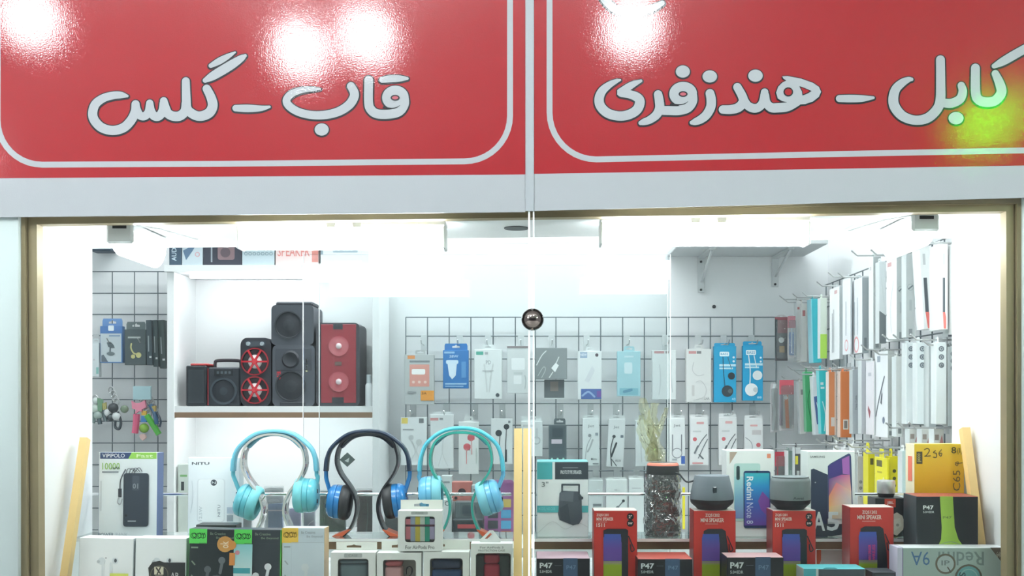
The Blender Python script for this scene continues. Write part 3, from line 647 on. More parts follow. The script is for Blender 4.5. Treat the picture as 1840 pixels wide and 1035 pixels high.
for (x, zc, r) in ((-7, 146, 25), (-3, 36, 28)):
    mb = MB(); disc(mb, x * s_, zc * s_, r * s_, -.0002, [(0, 1), (.08, 1), (.08, .92), (-.0, .88), (.04, .4), (.1, 0)], [(62, 66, 72), (52, 56, 62), (44, 48, 54), (40, 44, 50), (48, 52, 58)]); mb.build('driver', MATTEP, o, smooth=True)
mb = MB(); mb.lathe([(.002, 16 * s_), (.008, 13 * s_), (.003, 6 * s_), (.004, .0001)], (-3 * s_, 0, 84 * s_), (0, -1, 0), 20, None, (46, 50, 56)); mb.build('horn', MATTEP, o, smooth=True)
mb = MB(); prints(mb, [('t', 0, 0, 1, 1, 'POWER', (215, 60, 70), 90)], 7 * s_, 52 * s_, -28 * s_, 98 * s_, -.0005); mb.build('printed_text', PRINT, o)
mb = MB()
for i in range(6): mb.box(24 * s_, -.002, (62 + 4 * i) * s_, 27 * s_, -.0003, (64 + 4 * i) * s_, (225, 220, 170))
mb.build('indicator_lights', GLOSSP, o)
mb = MB(); mb.box(-22 * s_, -.006, 0.3 * s_, 24 * s_, -.0002, 7 * s_, (48, 52, 58), ch=.001); mb.build('foot_rail', MATTEP, o)
o = sp_root('party_speaker', 'black party speaker with a flat red front panel at the right of the cabinet shelf', 568, 646, d)
mb = MB(); mb.plate(rrect(-39 * s_, 0, 39 * s_, 150 * s_, 9 * s_, 9 * s_, 4), [], 0, .14, (66, 66, 72)); mb.build('body', MATTEP, o, smooth=True)
mb = MB(); mb.box(-30 * s_, -.003, 6 * s_, 33 * s_, -.0002, 147 * s_, (158, 50, 60), ch=.001); mb.build('front_panel', MATTEP, o)
for zc in (108, 44):
    mb = MB(); disc(mb, 2 * s_, zc * s_, 18 * s_, -.0032, [(0, 1), (.05, 1), (.03, .8), (.05, .3), (.12, .22), (.14, 0)], [(196, 96, 104), (190, 88, 98), (196, 96, 104), (230, 190, 195), (240, 220, 222)]); mb.build('driver', GLOSSP, o, smooth=True)
mb = MB(); mb.box(-8 * s_, -.004, 138 * s_, 9 * s_, -.0032, 147 * s_, (52, 52, 58)); mb.box(-10 * s_, -.004, 6 * s_, 11 * s_, -.0032, 16 * s_, (52, 52, 58)); mb.box(-5 * s_, -.004, 73 * s_, 7 * s_, -.0032, 80 * s_, (120, 90, 84)); mb.build('badge', MATTEP, o)
o = empty('spray_bottle', (WX(661, d), d + .02, zsh), 'small white spray bottle beside the red-front speaker', 'bottle')
mb = MB(); mb.lathe([(0, 6 * s_), (.002, 6.6 * s_), (38 * s_, 6.6 * s_), (42 * s_, 4 * s_)], seg=16, col=(235, 238, 240)); mb.build('bottle', GLOSSP, o, smooth=True)
mb = MB(); mb.lathe([(42 * s_, 4.5 * s_), (56 * s_, 4.2 * s_), (57 * s_, 3 * s_)], seg=14, col=(205, 214, 218)); mb.build('cap', GLOSSP, o, smooth=True)
# boxes on top of the cabinet
for (x0, x1, col, lab, it) in (
    (304, 326, (66, 84, 100), 'dark blue narrow box at the left end of the cabinet top', [('t', .2, .45, .6, .97, 'AUDIO', (190, 205, 215), -90)]),
    (327, 364, (188, 200, 206), 'pale box with a blue swoosh on the cabinet top', [('p', [(.05, .7), (.75, .5), (.5, .72), (.2, .95)], (92, 116, 140)), ('ring', .75, .8, .1, .05, (200, 160, 165))]),
    (365, 434, (64, 66, 76), 'black speaker carton with a pinkish picture on the cabinet top', [('r', .2, .3, .24, 1, (150, 158, 165)), ('rr', .38, .35, .82, .94, .06, (130, 108, 112)), ('ring', .6, .5, .12, .03, (210, 200, 200)), ('e', .58, .75, .13, (96, 84, 90))]),
    (435, 493, (178, 192, 198), 'grey box with a row of small circles on the cabinet top', [('r', 0, .3, 1, .5, (150, 168, 176))] + [('ring', .12 + .13 * i, .78, .045, .018, (120, 138, 146)) for i in range(7)]),
    (495, 572, (216, 196, 194), 'white box with reddish lettering on the cabinet top', [('t', .05, .6, .8, .85, 'SPEAKER', (206, 130, 126)), ('r', .85, .3, 1, 1, (200, 130, 122))]),
    (576, 650, (206, 216, 220), 'pale box with a grey stripe at the right end of the cabinet top', [('r', .3, .45, .9, .75, (150, 166, 176)), ('r', 0, .45, .06, .8, (130, 146, 156))])):
    carton('speaker_carton', lab, 'box', (x0, 402, x1, 471), 3.235, .14, col, it, zb=ztop)
# phone-case packs on the low cabinet shelf
def pack(name, label, rect, d, th, col, items, zb, flm=True, cat='package', inner='case'):
    x0, y0, x1, y1 = rect; loc = (WX((x0 + x1) / 2, d), d, zb); hw = (x1 - x0) / F * d / 2; hh = WZ(y0, d) - zb
    o = empty(name, loc, label, cat)
    mb = MB(); mb.plate(rrect(-hw * .92, .002, hw * .92, hh * .96, hw * .22, hw * .22, 4), [], 0.004, th, col); mb.build(inner, GLOSSP, o, smooth=True)
    if items: mp = MB(); prints(mp, items, hw * 1.84, hh * .96, -hw * .92, hh * .96, .0038); mp.build('printed_front', PRINT, o)
    if flm: mb = MB(); mb.box(-hw, 0, .0008, hw, .0008, hh); mb.build('clear_pouch', BLIST, o)
    return o
dl = 3.24
camr = [('rr', .1, .06, .55, .3, .08, (60, 66, 74)), ('e', .24, .14, .07, (24, 28, 34)), ('e', .4, .22, .06, (24, 28, 34))]
pack('phone_case_pack', 'clear pouch of grey phone cases behind the left cup of the first headphones', (424, 905, 452, 964), dl, .014, (158, 166, 168), [], zlow)
pack('phone_case_pack', 'white earphone pouch standing behind the first headphones', (474, 873, 510, 916), dl + .03, .012, (226, 230, 232), [('rr', .2, .25, .8, .9, .15, (250, 250, 250))], zlow)
pack('phone_case_pack', 'blue phone case pouch between the legs of the first headphone stand', (480, 903, 508, 964), dl, .016, (112, 134, 168), [('r', .0, .2, 1, .24, (210, 200, 214))], zlow)
pack('phone_case_pack', 'lavender phone case pouch behind the right cup of the first headphones', (518, 912, 540, 964), dl, .016, (172, 170, 206), [], zlow)
pack('phone_case_pack', 'pale lilac phone case pouch next to the lavender one', (542, 914, 566, 964), dl, .016, (196, 196, 214), [('s', [(.2, .9), (.5, .6), (.9, .45)], .06, (250, 250, 252))], zlow)
pack('phone_case_pack', 'dark grey camera-cut phone case left of the second headphone stand', (581, 893, 622, 964), dl, .016, (108, 124, 128), camr, zlow)
pack('phone_case_pack', 'upright grey phone case standing behind the dark grey one', (574, 880, 590, 940), dl + .03, .014, (150, 160, 162), [], zlow)
pack('phone_case_pack', 'pink phone case pouch inside the second headphone stand', (640, 878, 670, 964), dl, .016, (226, 190, 194), [('s', [(.6, .97), (.7, .6), (.68, .3)], .05, (245, 232, 234))], zlow)
pack('phone_case_pack', 'grey phone case behind the right leg of the second headphone stand', (690, 915, 725, 964), dl - .02, .014, (158, 168, 170), [], zlow - .0)
carton('card_box', 'small white box with green print beside the first power bank box', 'box', (320, 834, 338, 897), 3.235, .03, (214, 222, 214), [('r', .2, .3, .9, .36, (130, 180, 120)), ('r', .3, .5, .6, .75, (70, 76, 76))], zb=zlow)
# low counter behind the middle of the showcase and its small stock
ct = MB(); ct.box(WX(690, 3.2), 3.10, WZ(985, 3.1) - .03, XW - .01, 3.42, WZ(985, 3.1)); ZK = WZ(985, 3.1)
tag(ct.build('counter_board', WALLW), 'white low counter board under the wire grid', 'counter')
lg = MB(); lg.box(WX(690, 3.2), 3.40, 0, XW - .01, 3.42, ZK - .031); struct(lg.build('wall_counter', WALLW), 'white panel below the counter')
kd = 3.14
o = pack('watch_card', 'magenta card of small watches behind the third headphones', (868, 858, 926, 950), kd + .06, .012, (168, 112, 158), [('rr', .1, .05, .95, .22, .03, (150, 96, 146))] + [('rr', u, v, u + .34, v + .13, .02, c) for u, v, c in ((.12, .3, (210, 200, 208)), (.56, .3, (214, 186, 110)), (.12, .47, (70, 76, 84)), (.56, .47, (92, 164, 206)), (.12, .64, (76, 80, 86)), (.56, .64, (98, 170, 210)), (.12, .8, (110, 96, 100)), (.56, .8, (182, 110, 104)))], ZK, False, 'card', 'card')
for (x0, y0, x1, y1, col, lab, it) in (
    (812, 866, 848, 900, (196, 120, 110), 'small coral camera box inside the third headphone stand', [('e', .5, .55, .2, (56, 40, 44)), ('e', .2, .85, .08, (60, 50, 50))]),
    (793, 855, 812, 888, (206, 212, 210), 'small pale box left of the coral camera box', [('r', .2, .3, .8, .4, (140, 146, 146))]),
    (846, 872, 868, 900, (192, 200, 200), 'small white box right of the coral camera box', [('r', .2, .25, .8, .35, (120, 126, 126))]),
    (818, 902, 868, 930, (104, 114, 116), 'dark grey flat box below the coral camera box', [('rr', .25, .2, .75, .9, .1, (84, 94, 98))]),
    (814, 934, 868, 975, (58, 64, 68), 'black gadget box with a red stripe inside the third headphone stand', [('r', .15, .2, .75, .38, (190, 84, 86)), ('r', .55, .55, .9, .7, (205, 208, 208))]),
    (795, 898, 812, 920, (214, 218, 216), 'tiny white box with a dark logo beside the striped case box', [('ring', .5, .3, .2, .08, (80, 86, 90))])):
    dd = kd if y1 > 960 else kd + .11 if y1 < 901 else kd + .055; zb = WZ(900.6, kd + .11) + .0003 if y1 < 901 else ZK
    carton('gadget_box', lab, 'box', (x0, y0, x1, y1), dd, .048, col, it, zb=zb)
# riser the upper gadget boxes stand on
mb = MB(); mb.box(WX(788, kd + .11), kd + .11, ZK, WX(872, kd + .11), kd + .165, WZ(900.6, kd + .11)); tag(mb.build('riser_block', GREYP), 'grey riser block under the coral camera box', 'riser')
# ------------------------------------------------------------------ things hanging on the back wall grid
def hook(label, px, py, d, dep=.09, platepx=(11, 26)):
    o = empty('display_hook', W(px, py, d + .004), label, 'hook', 'plate hooks on the back wall grids'); s = d / F
    mb = MB(); mb.box(-platepx[0] / 2 * s, -.0022, -platepx[1] * s, platepx[0] / 2 * s, -.0002, 2 * s, ch=.0006); mb.build('plate', GREYP, o)
    mb = MB(); mb.tube([(0, -.002, -platepx[1] * s * .62), (0, -dep * .85, -platepx[1] * s * .62), (0, -dep, -platepx[1] * s * .62 + .012)], .0019, 6); mb.build('prong', STEEL, o)
    return o
def hung(name, label, rect, d, th, col, items=(), tab=None, side=None, group=None, roll=0.0, stack=0, m=None, tabcol=None, cat='package'):
    """boxed accessory hanging on a grid: body + hang tab with a slot"""
    x0, y0, x1, y1 = rect; s = d / F; wd = (x1 - x0) * s; hh = (y1 - y0) * s
    loc = (WX((x0 + x1) / 2, d), d, WZ(y0, d)); o = empty(name, loc, label, cat, group, rot=(0, roll, 0))
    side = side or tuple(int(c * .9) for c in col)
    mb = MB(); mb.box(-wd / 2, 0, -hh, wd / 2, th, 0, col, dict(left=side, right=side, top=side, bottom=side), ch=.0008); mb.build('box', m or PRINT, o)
    if items: mp = MB(); prints(mp, items, wd, hh, -wd / 2, 0, 0); mp.build('printed_front', m or PRINT, o)
    if tab:
        u0, u1, th_px = tab; a, b = -wd / 2 + u0 * wd, -wd / 2 + u1 * wd; c = (a + b) / 2; z1 = th_px * s; hw = min((b - a) * .3, .012)
        mb = MB(); mb.plate([(a, 0.0002), (b, 0.0002), (b, z1 * .7), (b - .003, z1), (a + .003, z1), (a, z1 * .7)], [[(c - hw, z1 * .35), (c + hw, z1 * .35), (c + hw, z1 * .6), (c + hw * .3, z1 * .65), (c, z1 * .85), (c - hw * .3, z1 * .65), (c - hw, z1 * .6)]], th * .45, th * .45 + .0012, tabcol or col); mb.build('hang_tab', m or PRINT, o)
    return o
d = 3.36
WHT = (226, 230, 230)
BK = (52, 58, 62)
ear = lambda c: [('s', [(.3, .35), (.34, .6), (.3, .95)], .03, c), ('s', [(.62, .3), (.58, .6), (.64, .95)], .03, c), ('e', .3, .33, .1, c), ('e', .62, .28, .1, c)]
cable = lambda c: [('s', [(.9, .35), (.6, .5), (.3, .72)], .05, c), ('s', [(.95, .45), (.72, .62), (.45, .85)], .05, c), ('s', [(.42, .6), (.25, .74)], .1, c), ('s', [(.5, .78), (.7, .86)], .09, c)]
ROW1 = [
 ('charger_pack', 'grey charger pack with an orange label at the left end of the upper row', (727, 637, 780, 727), (186, 190, 190), [('r', .1, .02, .35, .09, (228, 150, 92)), ('r', .17, .12, .85, .16, (130, 136, 140)), ('r', .17, .2, .84, .64, (222, 158, 146)), ('rr', .24, .29, .7, .4, .05, (246, 244, 242)), ('e', .3, .55, .05, (240, 205, 195)), ('e', .5, .55, .05, (240, 205, 195)), ('e', .7, .55, .05, (240, 205, 195)), ('r', .55, .72, 1, .92, (236, 160, 70)), ('t', .58, .75, .75, .8, '3A', (120, 80, 40)), ('r', .1, .74, .4, .78, (150, 154, 156))], (.35, .7, 8)),
 ('charger_pack', 'blue car charger pack hanging beside the orange-labelled pack', (796, 629, 842, 698), (58, 122, 186), [('r', .05, .04, .45, .09, (150, 190, 225)), ('t', .25, .13, .6, .2, '38W', (190, 214, 236)), ('rr', .12, .26, .6, .36, .05, (206, 226, 240)), ('p', [(.18, .36), (.54, .36), (.5, .66), (.36, .76), (.24, .66)], (214, 230, 242)), ('r', .08, .86, .92, .9, (160, 200, 230)), ('r', .08, .93, .8, .96, (140, 185, 222)), ('r', .72, .3, .9, .72, (92, 150, 204))], (.05, .95, 12)),
 ('charger_pack', 'white data cable box with a green badge in the upper row', (852, 628, 902, 717), WHT, [('r', .07, .04, .33, .11, (96, 176, 158)), ('r', .38, .05, .5, .1, (170, 174, 176)), ('t', .42, .22, .6, .3, 'PD', (170, 174, 178)), ('s', [(.36, .3), (.42, .55), (.46, .85)], .05, (208, 212, 212)), ('s', [(.68, .3), (.6, .55), (.54, .85)], .05, (208, 212, 212)), ('e', .84, .92, .07, (88, 96, 100)), ('r', .3, .42, .7, .44, (190, 194, 196))], (.3, .72, 9)),
 ('charger_pack', 'clear plastic charger pouch hanging left of the glass joint', (911, 622, 951, 707), (214, 218, 218), [('rr', .2, .25, .8, .5, .06, (238, 240, 240)), ('r', .3, .55, .7, .6, (200, 205, 206)), ('s', [(.8, .62), (.85, .75), (.8, .9)], .03, (170, 176, 178)), ('r', 0, 0, 1, .04, (150, 140, 142)), ('rr', .3, .62, .65, .8, .04, (234, 236, 236))], None),
 ('cable_pack', 'grey cable pack with a white plug picture right of the glass joint', (962, 625, 1019, 681), (140, 146, 148), [('s', [(.04, .55), (.2, .25), (.34, .1)], .03, (220, 224, 226)), ('p', [(.5, .65), (.64, .48), (.74, .56), (.62, .78)], (240, 242, 242)), ('s', [(.66, .48), (.74, .3)], .03, (225, 228, 228)), ('s', [(.55, .78), (.44, .95)], .03, (225, 228, 228)), ('s', [(.08, .9), (.25, .62), (.32, .7), (.2, .95)], .02, (190, 196, 198))], None),
 ('cable_pack', 'dark cable pouch hanging below the grey plug pack', (978, 682, 1014, 717), (110, 116, 118), [('r', .3, .1, .7, .6, (140, 130, 126)), ('r', 0, .94, 1, 1, (215, 220, 220))], None),
 ('earphone_pack', 'white earphone pack with a blue picture strip at its foot', (1038, 631, 1081, 718), WHT, [('r', .1, .02, .4, .14, (156, 176, 200)), ('t', .12, .05, .38, .1, 'NEW', (240, 244, 250)), ('e', .8, .08, .07, (96, 86, 92)), ('r', .14, .78, .99, .99, (84, 110, 168)), ('s', [(.2, .92), (.45, .84), (.7, .94)], .08, (150, 176, 214)), ('p', [(.3, .6), (.6, .3), (.72, .4), (.45, .66)], (214, 218, 222)), ('r', .8, .82, .97, .95, (120, 90, 160))], (.35, .7, 8)),
 ('charger_pack', 'pale turquoise charger box in the upper row', (1109, 631, 1151, 712), (166, 206, 214), [('rr', .3, .25, .65, .5, .08, (205, 224, 228)), ('r', .3, .1, .7, .14, (196, 220, 226)), ('r', .1, .82, .9, .97, (132, 184, 198)), ('s', [(.3, .9), (.6, .86)], .12, (98, 150, 172))], (.3, .75, 9)),
 ('cable_pack', 'white cable box in the upper row partly behind the glass edge', (1172, 629, 1215, 718), (216, 222, 222), [('r', .08, .02, .5, .07, (196, 150, 152)), ('s', [(.3, .3), (.35, .6), (.28, .9)], .03, (194, 200, 202)), ('s', [(.8, .2), (.78, .5), (.84, .85)], .04, (190, 196, 198)), ('r', .55, .02, .7, .07, (160, 150, 150))], None),
 ('cable_pack', 'white charger box with a thin cable loop left of the blue earphone packs', (1233, 627, 1278, 723), (218, 220, 218), [('r', .1, .04, .4, .09, (196, 140, 140)), ('r', .42, .04, .6, .09, (130, 130, 132)), ('s', [(.3, .25), (.25, .4), (.45, .5), (.7, .48)], .035, (196, 198, 198)), ('r', .22, .68, .33, .88, (200, 200, 198)), ('s', [(.4, .62), (.6, .6), (.8, .75), (.7, .9), (.3, .96)], .025, (190, 192, 192)), ('t', .72, .9, .92, .95, '2.4A', (150, 154, 156))], (.35, .7, 8)),
 ('earphone_pack', 'bright blue earphone pack with dark earbuds', (1283, 622, 1323, 723), (32, 162, 208), [('rr', .25, .1, .68, .18, .05, (232, 246, 250)), ('t', .3, .12, .63, .16, 'BASS', (60, 150, 190)), ('r', .24, .32, .98, .36, (200, 234, 244)), ('r', .24, .38, .85, .41, (190, 228, 240)), ('s', [(.4, .2), (.42, .45), (.5, .75)], .03, (40, 70, 84)), ('s', [(.62, .2), (.78, .4)], .025, (60, 90, 100)), ('e', .78, .53, .16, (46, 60, 68)), ('e', .6, .8, .26, (52, 66, 74)), ('e', .72, .8, .1, (90, 104, 110)), ('e', .88, .2, .05, (220, 240, 246)), ('e', .88, .27, .05, (220, 240, 246)), ('t', .8, .92, .95, .96, '43', (200, 236, 246))], (.03, .97, 6)),
 ('earphone_pack', 'bright blue earphone pack with white earbuds at the right end of the upper row', (1335, 621, 1371, 720), (22, 158, 206), [('rr', .15, .08, .65, .17, .05, (236, 248, 252)), ('t', .2, .1, .6, .15, 'BASS', (60, 150, 190)), ('r', .1, .32, .98, .36, (200, 234, 244)), ('r', .1, .38, .8, .41, (190, 228, 240)), ('s', [(.28, .18), (.36, .45), (.34, .72)], .05, (236, 240, 242)), ('s', [(.55, .18), (.68, .4)], .04, (236, 240, 242)), ('e', .72, .54, .24, (232, 238, 240)), ('e', .42, .8, .32, (236, 240, 242)), ('e', .62, .8, .12, (196, 206, 210)), ('e', .88, .22, .05, (220, 240, 246)), ('e', .88, .29, .05, (220, 240, 246)), ('t', .7, .92, .92, .96, '88', (200, 236, 246))], (.03, .97, 8))]
for i, (n, lab, r, c, it, tb) in enumerate(ROW1): hung(n, lab, r, d + (.012 if i == 5 else 0), .022 if c != (140, 146, 148) else .01, c, it, tb, m=GLOSSP if 'pouch' in lab else None)
for i, px in enumerate((762, 826, 877, 936, 991, 1054, 1126, 1195, 1254, 1300, 1350)): hook('grey plate hook in the upper hook row of the back wall grid', px, 604, DGR - .008, .10)
ROW2 = [
 ('earphone_pack', 'white earphone box with a yellow corner label behind the third headphones', (720, 750, 767, 836), WHT, [('r', .03, .01, .27, .13, (232, 208, 110)), ('r', .7, .02, .88, .12, (120, 124, 126)), ('r', .08, .24, .5, .27, (180, 184, 186)), ('e', .4, .42, .1, (196, 200, 202)), ('e', .7, .52, .12, (200, 204, 204)), ('s', [(.4, .45), (.6, .7), (.75, .95)], .025, (206, 210, 210)), ('s', [(.7, .55), (.5, .8), (.3, .92)], .025, (206, 210, 210))], None),
 ('cable_pack', 'white cable box with a faint red print next to the yellow-corner box', (773, 745, 815, 842), (222, 226, 226), [('r', .0, .06, .35, .11, (206, 150, 150)), ('r', .4, .06, .55, .1, (150, 154, 156)), ('s', [(.4, .3), (.55, .6), (.35, .95)], .03, (204, 208, 208)), ('s', [(.7, .3), (.5, .65), (.75, .95)], .03, (204, 208, 208))], (.1, .9, 5)),
 ('earphone_pack', 'white box with red earphones inside the loop of the third headphones', (824, 758, 860, 852), (222, 226, 224), [('e', .62, .3, .18, (214, 120, 124)), ('e', .42, .48, .18, (214, 120, 124)), ('r', .45, .27, .8, .34, (204, 100, 106)), ('r', .25, .44, .6, .51, (204, 100, 106)), ('s', [(.65, .34), (.66, .62)], .04, (220, 150, 150)), ('s', [(.4, .52), (.4, .8)], .04, (220, 150, 150)), ('r', .86, .5, .92, .8, (190, 200, 196))], (.28, .72, 10)),
 ('earphone_pack', 'white box with black earphones left of the wooden battens', (882, 752, 921, 834), (220, 224, 224), [('e', .72, .18, .13, (60, 66, 70)), ('e', .36, .32, .15, (60, 66, 70)), ('s', [(.72, .24), (.68, .6), (.66, .95)], .035, (70, 76, 80)), ('s', [(.42, .36), (.4, .7), (.5, .95)], .035, (90, 96, 100)), ('r', .66, .68, .74, .95, (56, 62, 66)), ('r', .8, .05, .9, .1, (120, 126, 128))], None),
 ('cable_pack', 'white cable case with a rounded loop picture behind the glass joint', (936, 757, 975, 820), (214, 220, 220), [('ring', .72, .55, .16, .05, (180, 186, 188)), ('r', .1, .1, .6, .16, (190, 196, 198)), ('r', .68, .2, .78, .5, (196, 202, 204))], (.05, .95, 9)),
 ('speaker_pack', 'dark acrylic-cased gadget box hanging right of the glass joint', (986, 763, 1018, 829), (98, 108, 112), [('r', .06, .04, .94, .96, (84, 96, 102)), ('r', .15, .4, .75, .52, (206, 196, 206)), ('e', .18, .93, .06, (180, 226, 210)), ('e', .5, .93, .06, (180, 226, 210)), ('e', .82, .93, .06, (180, 226, 210)), ('rr', .2, .1, .8, .34, .05, (70, 82, 88))], (.3, .95, 11)),
 ('cable_pack', 'white cable box with grey plug picture, left of the two slanting ones', (1047, 752, 1077, 837), (220, 226, 226), [('t', .3, .13, .7, .2, 'Jet', (150, 156, 160)), ('s', [(.5, .4), (.25, .6), (.12, .98)], .05, (170, 176, 178)), ('s', [(.6, .45), (.45, .6), (.3, .7)], .1, (176, 180, 182)), ('e', .42, .36, .1, (150, 156, 158)), ('r', .75, .3, .92, .36, (150, 160, 168)), ('t', .5, .83, .85, .88, 'Micro', (120, 126, 130)), ('r', .6, .94, .95, .97, (150, 156, 160))], (.02, .98, 6)),
 ('cable_pack', 'white cable box with black plug picture hanging slightly askew', (1094, 754, 1124, 839), (222, 226, 226), [('t', .3, .13, .65, .2, 'Jet', (140, 146, 150)), ('s', [(.32, .4), (.2, .65), (.3, .98)], .06, (64, 70, 74)), ('s', [(.52, .5), (.38, .65), (.26, .78)], .12, (60, 66, 70)), ('e', .36, .36, .1, (70, 76, 80)), ('r', .75, .32, .92, .38, (120, 130, 140)), ('t', .5, .84, .85, .89, 'AUX', (90, 96, 100)), ('s', [(.3, .85), (.6, .98)], .05, (80, 86, 90))], (.02, .98, 8)),
 ('cable_pack', 'white cable box behind the loose yellow film', (1142, 756, 1164, 838), (216, 222, 222), [('s', [(.5, .3), (.45, .6), (.5, .9)], .08, (190, 196, 198))], (.02, .98, 7)),
 ('cable_pack', 'white cable box with a ring-shaped cable picture and a blue corner', (1202, 752, 1231, 836), (222, 226, 226), [('t', .28, .12, .72, .19, 'Jet', (140, 146, 150)), ('s', [(.22, .35), (.22, .7)], .06, (120, 126, 130)), ('s', [(.78, .35), (.78, .7)], .06, (120, 126, 130)), ('ring', .5, .74, .3, .05, (140, 146, 150)), ('r', .76, .8, .99, .97, (70, 104, 176)), ('r', .2, .86, .5, .9, (170, 176, 180))], (.02, .98, 6)),
 ('cable_pack', 'white audio cable box with red dot, directly right of the glass edge', (1240, 751, 1273, 836), (224, 226, 226), [('rr', .35, .08, .75, .13, .03, (222, 170, 170)), ('e', .26, .45, .11, (206, 110, 116)), ('r', .15, .27, .6, .3, (200, 204, 204))] + cable((110, 116, 120)) + [('r', .12, .94, .7, .97, (214, 150, 150))], (.02, .98, 6)),
 ('cable_pack', 'white audio cable box with red dot, second right of the glass edge', (1292, 750, 1324, 836), (224, 226, 226), [('rr', .35, .08, .75, .13, .03, (222, 170, 170)), ('e', .26, .45, .11, (206, 110, 116)), ('r', .15, .27, .6, .3, (200, 204, 204))] + cable((104, 110, 114)), (.02, .98, 7)),
 ('cable_pack', 'white cable box with one red dot low on its right above the phone box', (1338, 753, 1371, 836), (224, 226, 226), [('rr', .3, .12, .7, .16, .03, (222, 170, 170)), ('r', .4, .24, .9, .34, (200, 196, 196)), ('s', [(.05, .4), (.35, .5), (.4, .65), (.1, .78)], .035, (140, 146, 150)), ('e', .75, .56, .12, (206, 110, 116))], (.02, .98, 7))]
for i, (n, lab, r, c, it, tb) in enumerate(ROW2): hung(n, lab, r, d, .03 if 'gadget' in lab else .018, c, it, tb, roll=.05 if 'askew' in lab else 0)
for i, px in enumerate((743, 802, 854, 903, 955, 1007, 1061, 1107, 1153, 1216, 1255, 1306, 1352)): hook('grey plate hook in the second hook row of the back wall grid', px, 728, DGR - .008, .10)
for i, (lab, r, c, it) in enumerate((
 ('white adapter box with a keyhole slot left of the white plug box', (1058, 863, 1083, 957), (206, 212, 212), [('r', .1, .25, .35, .3, (160, 168, 172)), ('ring', .75, .28, .1, .03, (160, 168, 172)), ('r', .3, .45, .9, .5, (120, 128, 132)), ('s', [(.35, .5), (.35, .62), (.9, .62)], .06, (150, 156, 160)), ('r', .6, .68, .75, .8, (140, 146, 150))]),
 ('white box with a small black microphone picture above the first red speaker box', (1089, 862, 1127, 962), (228, 232, 230), [('s', [(.3, .66), (.55, .5)], .16, (110, 116, 120)), ('s', [(.6, .48), (.78, .4)], .06, (120, 126, 130)), ('e', .82, .38, .07, (60, 66, 70)), ('t', .4, .17, .66, .2, 'Mic', (180, 184, 186))]),
 ('plain white box beside the wrapped black speaker', (1130, 860, 1157, 962), (228, 232, 230), [('r', .2, .16, .8, .18, (196, 200, 202))]))):
    hung('adapter_pack', lab, r, 3.30, .02, c, it, (.05, .95, 4)); hook('grey plate hook in the third hook row of the back wall grid', (r[0] + r[2]) / 2, 846, DGR - .008, .13)
mb = MB(); mb.box(-.0035, 0, -.13, .0035, .012, 0, (226, 214, 60)); tag(mb.build('yellow_pack', PRINT, None, W(1229, 876, 3.3)), 'thin yellow pack edge right of the wrapped black speaker', 'package')
# left wall section: pouches and key chains
dl = 3.36
for px, lab in ((173, 'grey plate hook left of the blue pouch'), (218, 'grey plate hook above the blue pouch'), (272, 'grey plate hook above the black pouch')): hook(lab, px, 602, DGR - .008, .12)
hung('slim_box', 'slim white box at the far left edge of the left wire grid', (163, 616, 178, 677), dl, .02, (214, 222, 224), [('r', .65, .72, .95, .92, (140, 190, 184)), ('e', .4, .5, .1, (200, 196, 200))], (.1, .9, 8))
hung('accessory_pouch', 'blue pouch with a fan picture on the left wire grid', (180, 586, 220, 652), dl, .02, (92, 136, 190), [('r', .02, .2, .95, .97, (196, 206, 210)), ('r', .0, 0, 1, .2, (84, 126, 184)), ('rr', .36, -.02, .62, .13, .05, (226, 234, 240)), ('p', [(.3, .45), (.45, .42), (.62, .52), (.66, .6), (.5, .6), (.36, .56)], (92, 104, 110)), ('s', [(.46, .58), (.45, .72)], .06, (92, 104, 110)), ('e', .48, .75, .18, (104, 116, 120), .05), ('p', [(.06, .8), (.16, .78), (.36, .97), (.06, .97)], (100, 112, 122)), ('r', .4, .25, .9, .28, (112, 140, 176))], (.05, .95, 14), tabcol=(110, 150, 202))
hung('accessory_pouch', 'black pouch with a yellow earphone picture on the left wire grid', (224, 592, 262, 656), dl - .01, .015, (78, 90, 92), [('r', .15, .2, .75, .25, (170, 178, 176)), ('s', [(.32, .4), (.3, .52), (.42, .66), (.6, .7)], .07, (200, 196, 140)), ('e', .66, .72, .13, (204, 198, 136)), ('e', .4, .76, .1, (204, 198, 136))], (.05, .95, 14), tabcol=(96, 108, 110), m=GLOSSP)
for i, (x0, x1, rl, lab) in enumerate(((262, 272, .02, 'first dark pouch seen edge-on behind the black pouch'), (273, 282, .03, 'second dark pouch seen edge-on behind the black pouch'), (283, 294, .05, 'last dark tapering pouch beside the white cabinet'))):
    hung('accessory_pouch', lab, (x0, 575, x1, 656 + i * 3), dl - .005 + .012 * i, .05, (70 + 4 * i, 84 + 4 * i, 90), [('r', .3, .35, .5, .7, (150, 160, 162)), ('r', .5, .8, .9, .84, (205, 212, 212))], None, roll=-rl, m=GLOSSP)
